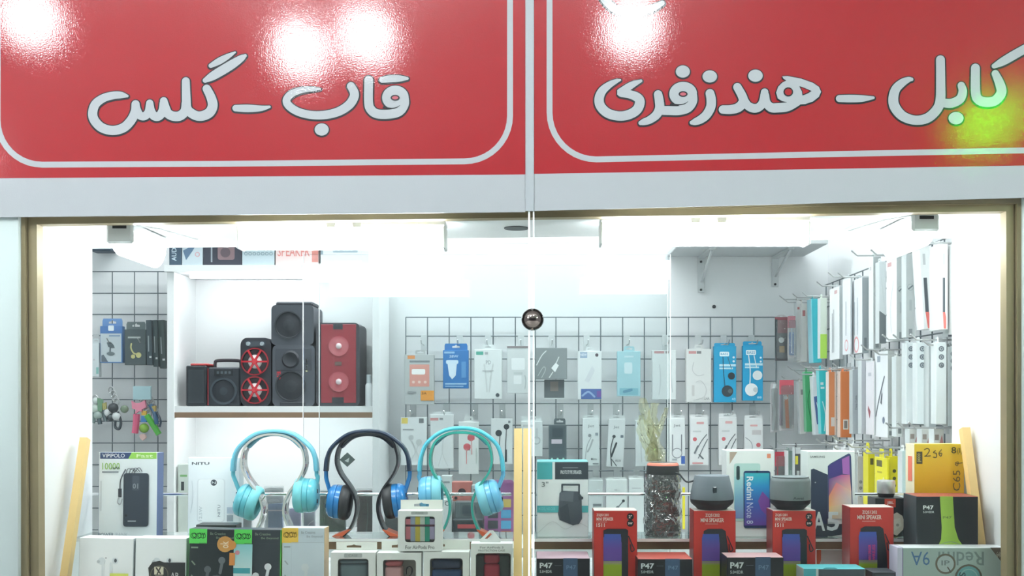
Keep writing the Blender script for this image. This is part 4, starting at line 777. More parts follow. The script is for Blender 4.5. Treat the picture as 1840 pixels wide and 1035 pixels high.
# key chains
def keychain(label, px, py, parts):
    o = empty('key_chain', W(px, py, dl), label, 'key chain'); s = dl / F
    mb = MB()
    for i in range(4):
        a = i * 7; pts = [(((i - 1.5) * 4 + 5 * math.cos(t * .7)) * s, -.004 * i, (-a - 6 + 6 * math.sin(t * .7)) * s) for t in range(10)]; mb.tube(pts, .0023, 6)
    mb.build('ring_chain', STEEL, o, smooth=True)
    for nm, kind, args, col in parts:
        mb = MB()
        if kind == 'ball': x, z, r, sy = args; mb.lathe([(-r * s * math.cos(math.pi * i / 8), r * s * math.sin(math.pi * i / 8)) for i in range(9)], (x * s, -.02, -z * s), (0, 0, 1), 14, None, col)
        elif kind == 'strap': mb.band([(a * s, -b * s) for a, b in args[0]], .004, args[1] * s, -.02, col, 8) if False else mb.tube([(a * s, -.022, -b * s) for a, b in smooth_path(args[0], 4)], args[1] * s / 2, 8, col)
        elif kind == 'flat': mb.plate([(a * s, -b * s) for a, b in args], [], -.028, -.018, col)
        mb.build(nm, GLOSSP, o, smooth=True)
keychain('bunch of black and white charm key chains on the left wire grid', 206, 695, [('charm', 'ball', (2, 38, 9, 1), (64, 70, 74)), ('charm', 'ball', (-8, 46, 7, 1), (228, 230, 230)), ('charm', 'ball', (8, 53, 8, 1), (226, 230, 230)), ('charm', 'ball', (-2, 55, 7, 1), (70, 78, 82)), ('charm', 'ball', (2, 41, 6, 1), (214, 218, 218)), ('strap', 'strap', ([(10, 45), (16, 62), (13, 75), (6, 72), (6, 60)], 5), (70, 78, 84)), ('strap', 'strap', ([(-12, 35), (-14, 48), (-11, 62)], 7), (96, 112, 116)), ('tassel', 'flat', [(-16, 30), (-10, 28), (-9, 40), (-15, 42)], (180, 172, 110)), ('charm', 'ball', (22, 40, 7, 1), (132, 150, 126))])
keychain('green and white charm key chain at the far left of the wire grid', 177, 710, [('charm', 'ball', (0, 10, 6, 1), (226, 232, 230)), ('leaf', 'flat', [(4, 5), (13, 8), (12, 30), (5, 28)], (120, 158, 128)), ('charm', 'ball', (-2, 24, 8, 1), (196, 208, 200)), ('charm', 'ball', (4, 36, 8, 1), (170, 186, 180)), ('strap', 'strap', ([(2, 30), (6, 42), (8, 52)], 8), (84, 98, 104)), ('strap', 'strap', ([(-4, 28), (-3, 40), (-4, 50)], 6), (128, 146, 142))])
keychain('key chain with a pink bow and pink strap on the left wire grid', 254, 696, [('backing_card', 'flat', [(-9, -2), (22, -2), (22, 22), (-9, 22)], (176, 206, 212)), ('bow', 'flat', [(-12, 24), (-6, 28), (2, 28), (12, 23), (14, 36), (6, 40), (10, 46), (2, 42), (-6, 48), (-4, 40), (-11, 38)], (238, 150, 172)), ('strap', 'strap', ([(-4, 48), (-5, 65), (-7, 82)], 12), (226, 106, 138))])
keychain('key chain of a yellow, blue and green bead pendant with a star', 264, 716, [('bead', 'flat', [(-4, 22), (4, 22), (4, 30), (-4, 30)], (226, 180, 80)), ('bead', 'flat', [(-5, 31), (5, 31), (5, 42), (-5, 42)], (70, 130, 188)), ('bead', 'ball', (-1, 53, 8.5, 1), (142, 186, 74)), ('star', 'flat', [(-8, 66), (-4, 63), (2, 64), (4, 70), (-2, 75), (-6, 72)], (224, 186, 178))])
keychain('key chain with a long green strap and a dark blue cord', 276, 712, [('strap', 'strap', ([(-8, 34), (4, 52), (14, 68)], 11), (92, 186, 74)), ('cord', 'strap', ([(-2, 15), (6, 30), (10, 50)], 8), (70, 106, 140)), ('cord', 'strap', ([(10, 28), (17, 44), (15, 55)], 4), (60, 76, 92)), ('tassel', 'flat', [(2, 18), (9, 17), (9, 27), (3, 28)], (186, 162, 96))])
# ------------------------------------------------------------------ slim boxes hanging along the right wall
def wallpack(name, label, xl, xm, xr, yt, yb, front, side, items=(), Xp=.87, tab=7, fitems=(), tabcol=None, hookit=True, tilt=0.0, low=None):
    """box hung on a wall hook: narrow spine towards the street (-Y), picture side towards -X"""
    dp = min(Xp * F / (xm - CX), 3.36); X = WX(xm, dp); s = dp / F
    th = max((xr - xm) * s, .004); wy = dp * (xm - CX) / max(xl - CX, 1) - dp; wy = min(max(wy, .03), .095, 3.43 - dp); hh = (yb - yt) * s
    o = empty(name, (X, dp, WZ(yt, dp)), label, 'package', 'slim boxes hanging on the right wall hooks', rot=(0, tilt, 0))
    mb = MB(); mb.box(0, 0, -hh, th, wy, 0, side, dict(left=front, back=front), ch=.0006); mb.build('box', PRINT, o)
    if items: mp = MB(); prints(mp, items, th, hh, 0, 0, 0); mp.build('printed_spine', PRINT, o)
    if fitems:
        mp = MB(); prints(mp, fitems, wy, hh, 0, 0, 0); mp.v = [(y, wy - x, z) for x, y, z in mp.v]; mp.build('printed_front', PRINT, o)
    if tab:
        z1 = tab * s; c = wy / 2; hw = min(wy * .3, .016)
        mb = MB(); mb.plate([(c - hw, .0002), (c + hw, .0002), (c + hw, z1 * .7), (c + hw - .003, z1), (c - hw + .003, z1), (c - hw, z1 * .7)], [[(c - hw * .5, z1 * .35), (c + hw * .5, z1 * .35), (c + hw * .5, z1 * .55), (c, z1 * .8), (c - hw * .5, z1 * .55)]], th * .3, th * .3 + .0012, tabcol or side)
        mb.v = [(y, x, z) for x, y, z in mb.v]; mb.build('hang_tab', PRINT, o)
    if hookit:
        zz = WZ(yt, dp) + max(tab, 4) * .5 * s; yy = dp + wy / 2
        h = empty('wall_hook', (XG, yy, zz), 'long steel hook sticking out from the right wall grid', 'hook', 'steel hooks on the right wall grid')
        L = XG - X + .035; mb = MB(); mb.tube([(-.002, 0, 0), (-L, 0, 0), (-L - .016, -.004, .012)], .0020, 6); mb.build('prong', STEEL, h)
        mb = MB(); mb.box(-.006, -.012, -.014, -.002, .012, .014); mb.build('plate', GREYP, h)
    return o
G1, G2 = (186, 192, 192), (206, 212, 212)
def logos(vs, c=(112, 122, 130)): return [('ring', .5, v, .2, .12, c) for v in vs] + [('e', .5, v, .1, c) for v in vs]
stripe = [('r', .25, .4, .6, .8, (86, 94, 100)), ('p', [(.25, .8), (.6, .8), (.75, .86), (.75, .99), (.4, .99)], (228, 120, 112)), ('r', .3, .12, .55, .25, (190, 194, 196))]
circ = [('ring', .5, .4, .34, .05, (150, 156, 158)), ('s', [(.3, .42), (.7, .385)], .16, (110, 118, 122)), ('r', .35, .55, .65, .68, (170, 176, 178)), ('r', .3, .9, .7, .98, (140, 146, 148))]
wallpack('slim_box', 'white slim box with a black and coral stripe nearest the showcase wall', 1670, 1691, 1703, 437, 592, G2, (228, 230, 230), stripe, .87)
wallpack('slim_box', 'pale slim box half hidden by the showcase wall, upper row', 1708, 1714, 1724, 438, 600, (205, 208, 206), (196, 198, 196), [('e', .5, .5, .25, (190, 160, 160))], .89)
wallpack('slim_box', 'grey slim box with a dark lower half in the upper row', 1702, 1704, 1711, 452, 605, G1, (176, 184, 186), [('r', 0, .55, 1, 1, (92, 100, 106))], .90, hookit=False)
wallpack('slim_box', 'tilted white slim box with a black and coral stripe in the upper row', 1638, 1651, 1669, 438, 592, (226, 230, 230), (232, 234, 234), stripe, .865, tilt=-.06)
wallpack('slim_box', 'grey slim box with a round pen logo, right one of the upper pair', 1622, 1628, 1644, 456, 606, G2, G1, circ, .87)
wallpack('slim_box', 'grey slim box with a round pen logo, left one of the upper pair', 1593, 1611, 1627, 458, 612, (230, 232, 232), G1, circ, .87, fitems=[('r', .1, .06, .5, .11, (204, 160, 160)), ('s', [(.7, .3), (.4, .6), (.5, .9)], .05, (200, 204, 206))])
wallpack('slim_box', 'white card with a dark foot in the upper row', 1577, 1580, 1592, 470, 617, G2, (214, 220, 222), [('p', [(0, .6), (1, .66), (1, 1), (0, 1)], (112, 120, 124)), ('s', [(.3, .2), (.7, .5)], .06, (200, 206, 208))], .86, hookit=False)
wallpack('slim_box', 'grey slim box with a pen logo left of the white card in the upper row', 1561, 1569, 1583, 461, 628, (224, 228, 228), G1, circ, .87, fitems=[('r', .2, .1, .6, .14, (196, 190, 190))])
wallpack('slim_box', 'white slim box with a pink ring and grey spine in the upper row', 1529, 1549, 1561, 498, 634, (226, 228, 230), (160, 168, 172), [('r', .3, .8, .7, .97, (120, 128, 132))], .87, fitems=[('ring', .5, .88, .2, .06, (222, 158, 160)), ('r', .3, .3, .38, .75, (170, 178, 186)), ('r', .55, .25, .63, .75, (180, 188, 194))])
wallpack('slim_box', 'white slim box with a pink ring, left one of the pair', 1514, 1528, 1531, 498, 636, (226, 228, 230), (200, 206, 208), [], .86, fitems=[('ring', .5, .88, .2, .06, (222, 158, 160)), ('r', .4, .3, .5, .75, (170, 178, 186))])
wallpack('slim_box', 'white slim box with grey pen pictures in the upper row', 1486, 1508, 1516, 514, 645, (228, 230, 230), (198, 204, 206), [], .87, fitems=[('r', .5, .04, .8, .09, (206, 170, 170)), ('r', .25, .35, .33, .9, (150, 156, 160)), ('r', .4, .3, .48, .9, (170, 176, 178))])
wallpack('slim_box', 'white slim box with a lime green foot in the upper row', 1472, 1474, 1486, 535, 644, G2, (218, 228, 216), [('r', 0, .6, 1, 1, (176, 222, 92))], .86)
wallpack('slim_box', 'bright teal slim box in the upper row', 1450, 1457, 1473, 537, 652, (150, 206, 218), (60, 186, 200), [('r', 0, .0, .08, 1, (150, 216, 224))], .87, tilt=-.03)
wallpack('slim_box', 'white slim box with small red print in the upper row', 1431, 1440, 1450, 545, 650, (224, 224, 222), (220, 216, 212), [('r', .2, .12, .7, .22, (190, 120, 120))], .86)
wallpack('slim_box', 'narrow white slim box left of the red-print one in the upper row', 1428, 1431, 1440, 541, 648, G2, (222, 222, 222), [('r', .2, .1, .7, .14, (196, 130, 130))], .85)
def blister(label, x0, x1, yt, yb, d, bits):
    o = empty('blister_pack', W((x0 + x1) / 2, yt, d), label, 'package', 'blister packs near the wall corner'); s = d / F; hw = (x1 - x0) / 2 * s; hh = (yb - yt) * s
    mb = MB(); mb.plate([(-hw, -hh), (hw, -hh), (hw, -hh * .05), (hw * .4, 0), (-hw * .4, 0), (-hw, -hh * .05)], [[(-.004, -hh * .05), (.004, -hh * .05), (.004, -hh * .025), (-.004, -hh * .025)]], .012, .0135, (200, 196, 198)); mb.build('backing_card', PRINT, o)
    mp = MB(); prints(mp, bits, 2 * hw, hh, -hw, 0, .0118); mp.build('printed_front', PRINT, o)
    mb = MB(); mb.plate(rrect(-hw * .85, -hh * .96, hw * .85, -hh * .12, hw * .3, hw * .3, 4), [], .0, .009, (240, 240, 240)); mb.build('blister', BLIST, o, smooth=True)
blister('dark red blister pack with a white bulb picture in the wall corner', 1394, 1417, 565, 648, 3.33, [('r', 0, .05, 1, .4, (150, 84, 92)), ('r', 0, .4, 1, 1, (92, 90, 94)), ('e', .5, .55, .22, (240, 240, 240)), ('r', .35, .68, .75, .82, (190, 150, 90)), ('r', 0, .1, .2, .9, (70, 80, 84))])
blister('blue and pink blister pack next to the dark red one', 1417, 1431, 566, 642, 3.30, [('r', 0, .02, 1, .3, (196, 130, 140)), ('r', .15, .4, .8, .95, (128, 150, 196)), ('r', .4, .3, .6, .9, (214, 220, 236))])
blister('red blister pack with an orange tool in the wall corner', 1402, 1428, 681, 774, 3.30, [('r', 0, .02, 1, .3, (208, 90, 104)), ('p', [(.35, .35), (.6, .3), (.7, .95), (.45, .95)], (236, 130, 74)), ('e', .45, .36, .14, (240, 236, 234)), ('r', 0, .3, .25, .9, (150, 140, 150)), ('r', .75, .3, 1, .9, (190, 184, 190))])
blister('twisted pale grey pouch hanging left of the red blister pack', 1386, 1398, 687, 777, 3.34, [('s', [(.6, .05), (.3, .3), (.6, .6), (.3, .95)], .4, (226, 230, 232))])
blister('red and black blister pack low in the wall corner', 1394, 1411, 812, 870, 3.30, [('r', 0, 0, 1, .45, (196, 66, 82)), ('r', 0, .45, 1, 1, (110, 96, 100)), ('r', .2, .1, .35, .9, (206, 50, 66))])
# second row
for i, (xl, xm, xr, yt, yb, X, lab) in enumerate(((1620, 1628, 1646, 615, 762, .87, 'first'), (1646, 1648, 1667, 615, 762, .875, 'second'), (1676, 1682, 1701, 615, 762, .87, 'third'))):
    wallpack('slim_box', f'tall white slim box with three round icons, {lab} from the left', xl, xm, xr, yt, yb, G2, (224, 232, 234), logos((.08, .18, .28)), X, tab=10)
wallpack('slim_box', 'grey slim box with three round icons beside the showcase wall in the lower row', 1700, 1703, 1724, 623, 766, G1, (172, 182, 184), logos((.09, .18, .27), (96, 106, 112)), .895)
wallpack('slim_box', 'plain grey slim box between the white three-icon boxes', 1667, 1669, 1682, 622, 768, G1, (176, 184, 186), [], .89, hookit=False)
wallpack('slim_box', 'white slim box with a barcode foot left of the three-icon boxes', 1606, 1610, 1622, 640, 785, G2, (212, 216, 214), [('r', .3, .88, .8, .96, (130, 136, 136))], .87)
wallpack('slim_box', 'wide white box with a black pen picture in the lower row', 1569, 1595, 1607, 630, 787, (230, 232, 234), (186, 190, 188), [('r', .2, .84, .7, .89, (120, 126, 126)), ('r', .2, .92, .7, .97, (120, 126, 126))], .87, fitems=[('s', [(.1, .75), (.35, .55), (.75, .3)], .07, (84, 90, 96)), ('r', .2, .05, .45, .12, (150, 160, 170)), ('p', [(.45, .6), (.55, .46), (.62, .5), (.55, .62)], (90, 96, 100)), ('e', .7, .8, .09, (110, 120, 140))])
wallpack('slim_box', 'white slim box with a dark red mark in the lower row', 1556, 1570, 1573, 649, 782, (226, 222, 226), G2, [], .865, fitems=[('p', [(.3, .6), (.6, .68), (.5, .78), (.25, .66)], (150, 70, 80)), ('r', .3, .15, .7, .2, (190, 190, 196))])
wallpack('slim_box', 'thin lilac-white slim box in the lower row', 1546, 1548, 1556, 648, 780, G2, (216, 216, 224), [], .87, hookit=False)
wallpack('slim_box', 'grey slim box with vertical lettering right of the orange boxes', 1530, 1532, 1546, 664, 780, G1, (186, 192, 198), [('t', .3, .4, .6, .62, 'Data Cable', (130, 136, 142), -90)], .87)
wallpack('slim_box', 'orange slim box with a white barcode label, right one of the two', 1505, 1510, 1530, 667, 786, (214, 190, 176), (232, 134, 76), [('r', .25, .73, .72, .88, (236, 226, 216)), ('r', .34, .75, .62, .86, (150, 140, 134)), ('r', 0, 0, .08, 1, (240, 160, 110))], .87, tabcol=(232, 134, 76))
wallpack('slim_box', 'orange slim box with a pale side, left one of the two', 1486, 1489, 1503, 668, 782, (226, 216, 208), (230, 146, 96), [('r', .3, .72, .75, .86, (232, 222, 214)), ('r', .75, 0, 1, 1, (226, 204, 190))], .865, tabcol=(232, 134, 76))
wallpack('slim_box', 'cyan slim box with white lettering in the lower row', 1468, 1471, 1486, 664, 780, (120, 206, 208), (48, 190, 196), [('r', .15, .2, .5, .24, (220, 240, 240)), ('r', .15, .27, .6, .3, (220, 240, 240)), ('s', [(.3, .5), (.6, .7), (.4, .95)], .12, (200, 236, 238))], .87, tabcol=(48, 190, 196), tilt=-.04)
wallpack('slim_box', 'white and navy slim box in the lower row', 1456, 1459, 1474, 676, 782, G2, (218, 222, 226), [('p', [(.1, .35), (.8, .33), (1, .8), (.3, .82)], (76, 100, 150)), ('s', [(.4, .45), (.7, .75)], .08, (214, 220, 230))], .87, tilt=-.05)
wallpack('slim_box', 'green slim box with a cable picture in the lower row', 1443, 1446, 1460, 668, 776, (110, 186, 140), (72, 166, 110), [('s', [(.6, .3), (.3, .5), (.6, .8)], .1, (40, 120, 72))], .86, tabcol=(72, 166, 110), tilt=-.03)
wallpack('slim_box', 'white slim box left of the green one in the lower row', 1432, 1435, 1446, 686, 780, G2, (222, 220, 218), [('r', .3, .15, .7, .25, (150, 150, 150))], .855, tilt=-.03)
# third row: yellow packs, white packs
yit = lambda u: [('e', u, .3, .16, (84, 84, 40)), ('e', u, .45, .16, (84, 84, 40)), ('e', u, .6, .16, (84, 84, 40))]
wallpack('yellow_box', 'yellow slim box with a white plug picture, leftmost of the three yellow ones', 1551, 1560, 1572, 812, 908, (226, 216, 40), (216, 204, 24), [('r', .3, .12, .8, .24, (90, 86, 40))], .86, tab=16, tabcol=(232, 222, 40))
wallpack('yellow_box', 'yellow slim box with a dark label, middle of the three yellow ones', 1572, 1594, 1598, 824, 908, (234, 224, 36), (220, 208, 30), [], .86, tab=16, tabcol=(232, 222, 40), fitems=[('r', .15, .06, .6, .2, (96, 92, 44)), ('r', .2, .3, .6, .34, (190, 180, 40)), ('p', [(.6, .5), (.75, .4), (.85, .55), (.85, .95), (.6, .95)], (240, 236, 190))])
wallpack('yellow_box', 'yellow slim box with three dark round icons on its spine', 1594, 1598, 1618, 820, 908, (228, 218, 36), (220, 208, 24), yit(.45), .87, tab=14, tabcol=(232, 222, 40))
wallpack('slim_box', 'white slim box with grey earphone picture right of the phone box', 1526, 1536, 1540, 816, 912, (228, 230, 230), G2, [], .86, fitems=[('s', [(.4, .3), (.5, .6), (.45, .95)], .1, (120, 126, 130)), ('e', .5, .3, .1, (100, 106, 110))], tab=10, tabcol=(236, 238, 238))
wallpack('slim_box', 'beige slim box with three round icons right of the phone box', 1538, 1541, 1552, 820, 912, G1, (196, 192, 184), logos((.5, .62, .76), (120, 120, 116)), .865, tab=10, tabcol=(236, 238, 238))
wallpack('slim_box', 'white and teal slim box left of the tall yellow carton', 1619, 1621, 1636, 810, 912, G2, (200, 222, 220), [('r', .6, .0, .95, .15, (60, 180, 180)), ('r', .5, .4, .75, 1, (236, 240, 240)), ('r', .78, .55, 1, 1, (64, 190, 192))], .87, tab=10, tabcol=(238, 240, 240))
wallpack('slim_box', 'grey-green slim box between the two phone cartons', 1408, 1416, 1426, 810, 880, (226, 230, 230), (120, 140, 134), [('r', .4, .5, .6, .8, (160, 176, 170))], .80, tab=5)
wallpack('slim_box', 'black slim box with a yellow band between the two phone cartons', 1426, 1428, 1440, 804, 880, G2, (88, 92, 94), [('r', .1, .0, .9, .15, (214, 218, 218)), ('r', .1, .2, .5, .4, (226, 216, 70)), ('r', .3, .55, .7, .98, (186, 190, 188))], .81, tab=8)
for i, (x, y) in enumerate(((1505, 797), (1520, 799), (1535, 792))):
    wallpack('slim_box', f'small white hang box above the phone carton, {("first", "second", "third")[i]} from the left', x - 6, x - 3, x + 8, y + 6, y + 70, (236, 238, 238), (226, 228, 228), [], .86, tab=12)
for i, x in enumerate((1634, 1656, 1678)):
    wallpack('slim_box', f'small white box with brown print below three-icon boxes, {("first", "second", "third")[i]} from the left', x - 4, x, x + 18, 771, 800 + 2 * i, G2, (204, 206, 202), [('r', .1, .3, .5, .6, (150, 140, 132)), ('p', [(.55, .8), (.8, .3), (.95, .8)], (176, 120, 116))], .875, tab=3)
# ------------------------------------------------------------------ showcase: headphones on stands
DH = 2.145
def loop_stand(label, cx, m, col, lefts, foot=True):
    """omega-shaped holder; lefts = px offsets (dx from centre, y) from crown to foot"""
    s = DH / F; o = empty('headphone_stand', (WX(cx, DH), DH, ZS), label, 'stand'); zb = WZ(0, DH)
    def q(dx, y): return (dx * s, WZ(y, DH) - ZS)
    half = [q(-a, b) for a, b in lefts]; path = smooth_path([(-x, z) for x, z in half][::-1] + half[1:], 4)
    mb = MB(); mb.band(path, .0055, .042, 0, col, 8, .35); mb.build('loop', m, o, smooth=True)
    for sg in (-1, 1):
        a = lefts[-1]; b = lefts[-2]
        x1, z1 = q(a[0] * 1.0, a[1]); x0, z0 = q(b[0], b[1])
        mb = MB(); P = [(sg * x0, z0), (sg * (x0 + .004), z0 - .010), (sg * (x1 + .012), .0002), (sg * (x1 - .008), .0002)]
        P = [(sg * (x0 - .002), z0 - .002), (sg * (x0 + .0005), z0 - .001), (sg * (x1 + .017), .0004), (sg * (x1 - .004), .0004)]
        mb.plate(P, [], -.0225, .0215, (196, 92, 58)); mb.build('foot', MATTEP, o)
    return o
def headphones(label, cx, hw, top, cupL, cupR, c_band, c_shell, c_pad, arm=(848, 870), tiltL=.2, tiltR=.2):
    s = DH / F; o = empty('headphones', (WX(cx, DH), DH, WZ(top, DH)), label, 'headphones'); zt = WZ(top, DH)
    def q(px, py): return ((px - cx) * s, WZ(py, DH) - zt)
    P = [(cx - hw, arm[0]), (cx - hw + 3, arm[0] - 25), (cx - hw * .82, top + 27), (cx - hw * .45, top + 6), (cx, top), (cx + hw * .45, top + 6), (cx + hw * .82, top + 27), (cx + hw - 3, arm[0] - 25), (cx + hw, arm[0])]
    pth = smooth_path([q(*p) for p in P], 5); n = len(pth)
    mb = MB(); mb.band([(x, z) for x, z in pth], [.0082 if 4 < i < n - 5 else .0095 for i in range(n)], .024, 0, c_band, 10, .6); mb.build('headband', GLOSSP, o, smooth=True)
    inner = smooth_path([q(cx - hw * .62, top + 30), q(cx - hw * .35, top + 13), q(cx, top + 7.5), q(cx + hw * .35, top + 13), q(cx + hw * .62, top + 30)], 5)
    mb = MB(); mb.band(inner, .005, .020, 0, tuple(int(c * .85) for c in c_band), 8, .6); mb.build('headband_cushion', MATTEP, o, smooth=True)
    for sg, (ux, uy), tl in ((-1, cupL, tiltL), (1, cupR, tiltR)):
        cpx, cpz = q(ux, uy); ax = Vector((-sg * math.cos(tl), 0, math.sin(tl)))          # from outer shell to ear pad, tilted up
        hx, hz = q(cx + sg * hw, arm[0] - 1)
        ex, ez = cpx - ax.x * .020, cpz - ax.z * .020
        mb = MB(); mb.tube(smooth_path([(hx, 0, hz), (hx + sg * .0, 0, hz - .010), ((hx + ex) / 2 + sg * .004, 0, (hz + ez) / 2 + .010), (ex, 0, ez + .010)], 4), [.0042] * 12 + [.005], 8, c_shell); mb.build('arm', GLOSSP, o, smooth=True)
        c = Vector((cpx, 0, cpz)); R = .0345
        mb = MB(); mb.lathe([(-.027, R * .55), (-.0255, R * .78), (-.020, R * .95), (-.013, R), (-.011, R), (-.010, R * .95), (-.009, R), (.000, R)], c, ax, 30, None, c_shell); cup = mb.build('ear_cup', GLOSSP, o, smooth=True)
        mb = MB(); mb.lathe([(.0005, R * .98), (.002, R * 1.03), (.010, R * 1.04), (.017, R * .98), (.020, R * .84), (.018, R * .62), (.012, R * .55), (.010, .001)], c, ax, 30, None, c_pad); mb.build('ear_pad', MATTEP, o, smooth=50)
        mb = MB(); u = ax.cross(Vector((0, 1, 0)))
        for k in (-1, 1):
            p = c - ax * .0265 + u * .010 * k + Vector((0, -.012, 0)); mb.box(p.x - .002, p.y - .002, p.z - .004, p.x + .002, p.y + .002, p.z + .004, (30, 44, 56))
        mb.build('button', GLOSSP, cup)
    return o
def off(pts): return pts
W_, K_, T_ = (226, 226, 220), (40, 42, 46), (58, 158, 146)
loop_stand('clear acrylic loop stand holding the leftmost light blue headphones', 494, ACRYL, W_, [(0, 780), (28, 785), (50, 803), (56, 832), (47, 858), (28, 884), (20, 905), (20, 926), (31, 952), (38, 964)])
loop_stand('black loop stand holding the dark blue headphones', 661, GLOSSP, K_, [(0, 779), (28, 783), (48, 799), (55, 826), (48, 850), (30, 876), (20, 898), (20, 922), (30, 948), (46, 964)])
loop_stand('teal loop stand holding the light blue headphones beside the wooden battens', 829, GLOSSP, T_, [(0, 777), (28, 781), (48, 797), (55, 824), (50, 848), (32, 874), (21, 898), (21, 922), (30, 948), (42, 964)])
headphones('light blue headphones, leftmost of the three', 494, 75, 774, (449, 902), (548, 890), (112, 186, 208), (104, 190, 206), (122, 204, 214), (846, 868), -.30, .02)
headphones('black and dark blue headphones with blue ear cups, middle of the three', 661, 75, 774, (613, 902), (708, 900), (44, 58, 78), (44, 122, 186), (44, 46, 50), (846, 868), -.12, -.12)
headphones('light blue headphones, rightmost of the three', 829, 75, 769, (777, 886), (877, 894), (92, 190, 212), (112, 186, 222), (128, 200, 218), (846, 868), .05, -.28)
# security tag hanging in the middle headphones
mb = MB(); s = DH / F; mb.plate([(-14 * s, 0), (0, 13 * s), (14 * s, 0), (0, -13 * s)], [], 0, .002, (70, 84, 84)); o = tag(mb.build('hang_tag', MATTEP, None, W(624, 826, DH - .01)), 'small dark diamond tag dangling inside the middle headphones', 'tag')
mb = MB(); mb.poly([(-5 * s, -.0004, -2 * s), (2 * s, -.0004, -5 * s), (4 * s, -.0004, 4 * s), (0, -.0004, 1 * s)], (170, 180, 180)); mb.build('printed_mark', PRINT, o)
mb = MB(); mb.tube([(-13 * s, .001, 0), (-17.5 * s, .006, 3 * s)], .0006, 5, (70, 80, 80)); mb.build('string', MATTEP, o)

# ------------------------------------------------------------------ boxes on the left glass shelf
wires = [('s', [(.46 + .04 * i, .3 - .01 * i), (.5 + .06 * i, .19 - .004 * i), (.62 + .04 * i, .22)], .012, (90, 96, 104)) for i in range(4)]
carton('power_bank_box', 'large white power bank box with a dark blue and green heading', 'box', (176, 813, 282, 968), 2.11, .035, (226, 234, 238), [
    ('r', .02, .0, .98, .075, (58, 78, 118)), ('p', [(.5, .075), (.56, 0), (.98, 0), (.98, .075)], (150, 206, 92)), ('t', .06, .015, .44, .06, 'VIPIPOLO', (236, 240, 246), 0, .008), ('t', .64, .02, .92, .06, 'Fast', (220, 240, 190)),
    ('t', .06, .12, .36, .2, '10000', (150, 190, 110)), ('t', .22, .165, .36, .195, 'mAh', (90, 100, 96), 0, .03), ('r', .06, .22, .34, .235, (120, 130, 140)), ('r', .03, .33, .06, .68, (206, 214, 220))] + wires + [
    ('s', [(.46, .2), (.38, .32), (.37, .45)], .02, (80, 86, 94)), ('r', .34, .42, .4, .52, (64, 70, 78)), ('s', [(.35, .52), (.33, .58), (.38, .6), (.41, .54)], .018, (170, 176, 182)),
    ('rr', .43, .24, .86, .86, .05, (56, 66, 78)), ('rr', .58, .27, .7, .44, .02, (74, 84, 96)), ('t', .59, .36, .68, .42, '01', (150, 160, 170)), ('r', .51, .79, .65, .8, (200, 206, 212)), ('e', .48, .73, .02, (30, 36, 44)),
    ('t', .02, .93, .28, .975, 'POWER', (120, 132, 144), 0, .02), ('t', .31, .93, .52, .975, 'BANK', (190, 200, 208)), ('r', .02, .985, .5, .99, (214, 220, 226))], side=(86, 104, 146), top=(230, 236, 240), lean=.03, zb=ZS)
carton('power_bank_box', 'white power bank box with a white battery picture and dark lettering', 'box', (337, 822, 430, 964), 2.167, .03, (236, 242, 246), [
    ('t', .07, .06, .41, .095, 'NITU', (86, 92, 98), 0, .03), ('rr', .18, .27, .72, .82, .06, (222, 228, 232)), ('rr', .2, .275, .7, .81, .06, (240, 245, 248)), ('e', .5, .32, .06, (70, 78, 86)), ('t', .46, .305, .54, .335, 'N', (220, 226, 230)),
    ('t', .58, .6, .63, .75, 'NITU', (150, 158, 166), -90), ('t', .22, .62, .28, .8, '12.5W', (196, 204, 210), -90), ('r', .76, .63, .9, .71, (176, 190, 206)), ('r', .76, .73, .88, .81, (150, 160, 168)), ('s', [(.08, .3), (.1, .5), (.06, .7)], .015, (216, 224, 228))], lean=.03, zb=ZS)
# ------------------------------------------------------------------ front row, left: earbud boxes
buds = [('e', .42, .42, .07, (226, 232, 234)), ('e', .36, .43, .03, (196, 202, 204)), ('r', .42, .44, .46, .86, (230, 235, 236)), ('r', .47, .44, .475, .86, (205, 210, 212)), ('e', .67, .41, .06, (226, 232, 234)), ('e', .675, .405, .025, (74, 80, 86), .035), ('r', .57, .44, .61, .86, (230, 235, 236)), ('r', .615, .44, .62, .86, (205, 210, 212)), ('e', .5, .36, .012, (120, 126, 130))]
o1 = carton('earbud_box', 'white earbud box with embossed earbuds at the left end of the front row', 'box', (140, 967, 238, 1066), 1.985, .045, (248, 250, 250), buds + [('r', .58, .635, .92, .70, (220, 226, 110))], zb=ZF, lean=.02, side=(196, 204, 206), roll=.02)
o2 = carton('earbud_box', 'white earbud box bearing a black and gold emblem sticker', 'box', (242, 967, 334, 1066), 1.985, .045, (248, 250, 250), buds[:6] + [('r', .33, .44, .98, .9, (44, 48, 50)), ('p', [(.26, .54), (.34, .44), (.48, .41), (.62, .46), (.7, .56), (.72, .8), (.5, .9), (.3, .86)], (54, 54, 52)), ('ring', .48, .66, .17, .012, (120, 116, 96)), ('r', .38, .52, .56, .66, (222, 214, 190)), ('s', [(.42, .54), (.5, .64)], .03, (70, 66, 58)), ('s', [(.5, .53), (.44, .65)], .025, (70, 66, 58)), ('r', .4, .68, .55, .7, (200, 192, 160)), ('t', .7, .62, .86, .74, 'AB', (210, 212, 208))], zb=ZF, lean=.02, side=(196, 204, 206), roll=.01)
GRN = (98, 226, 98)
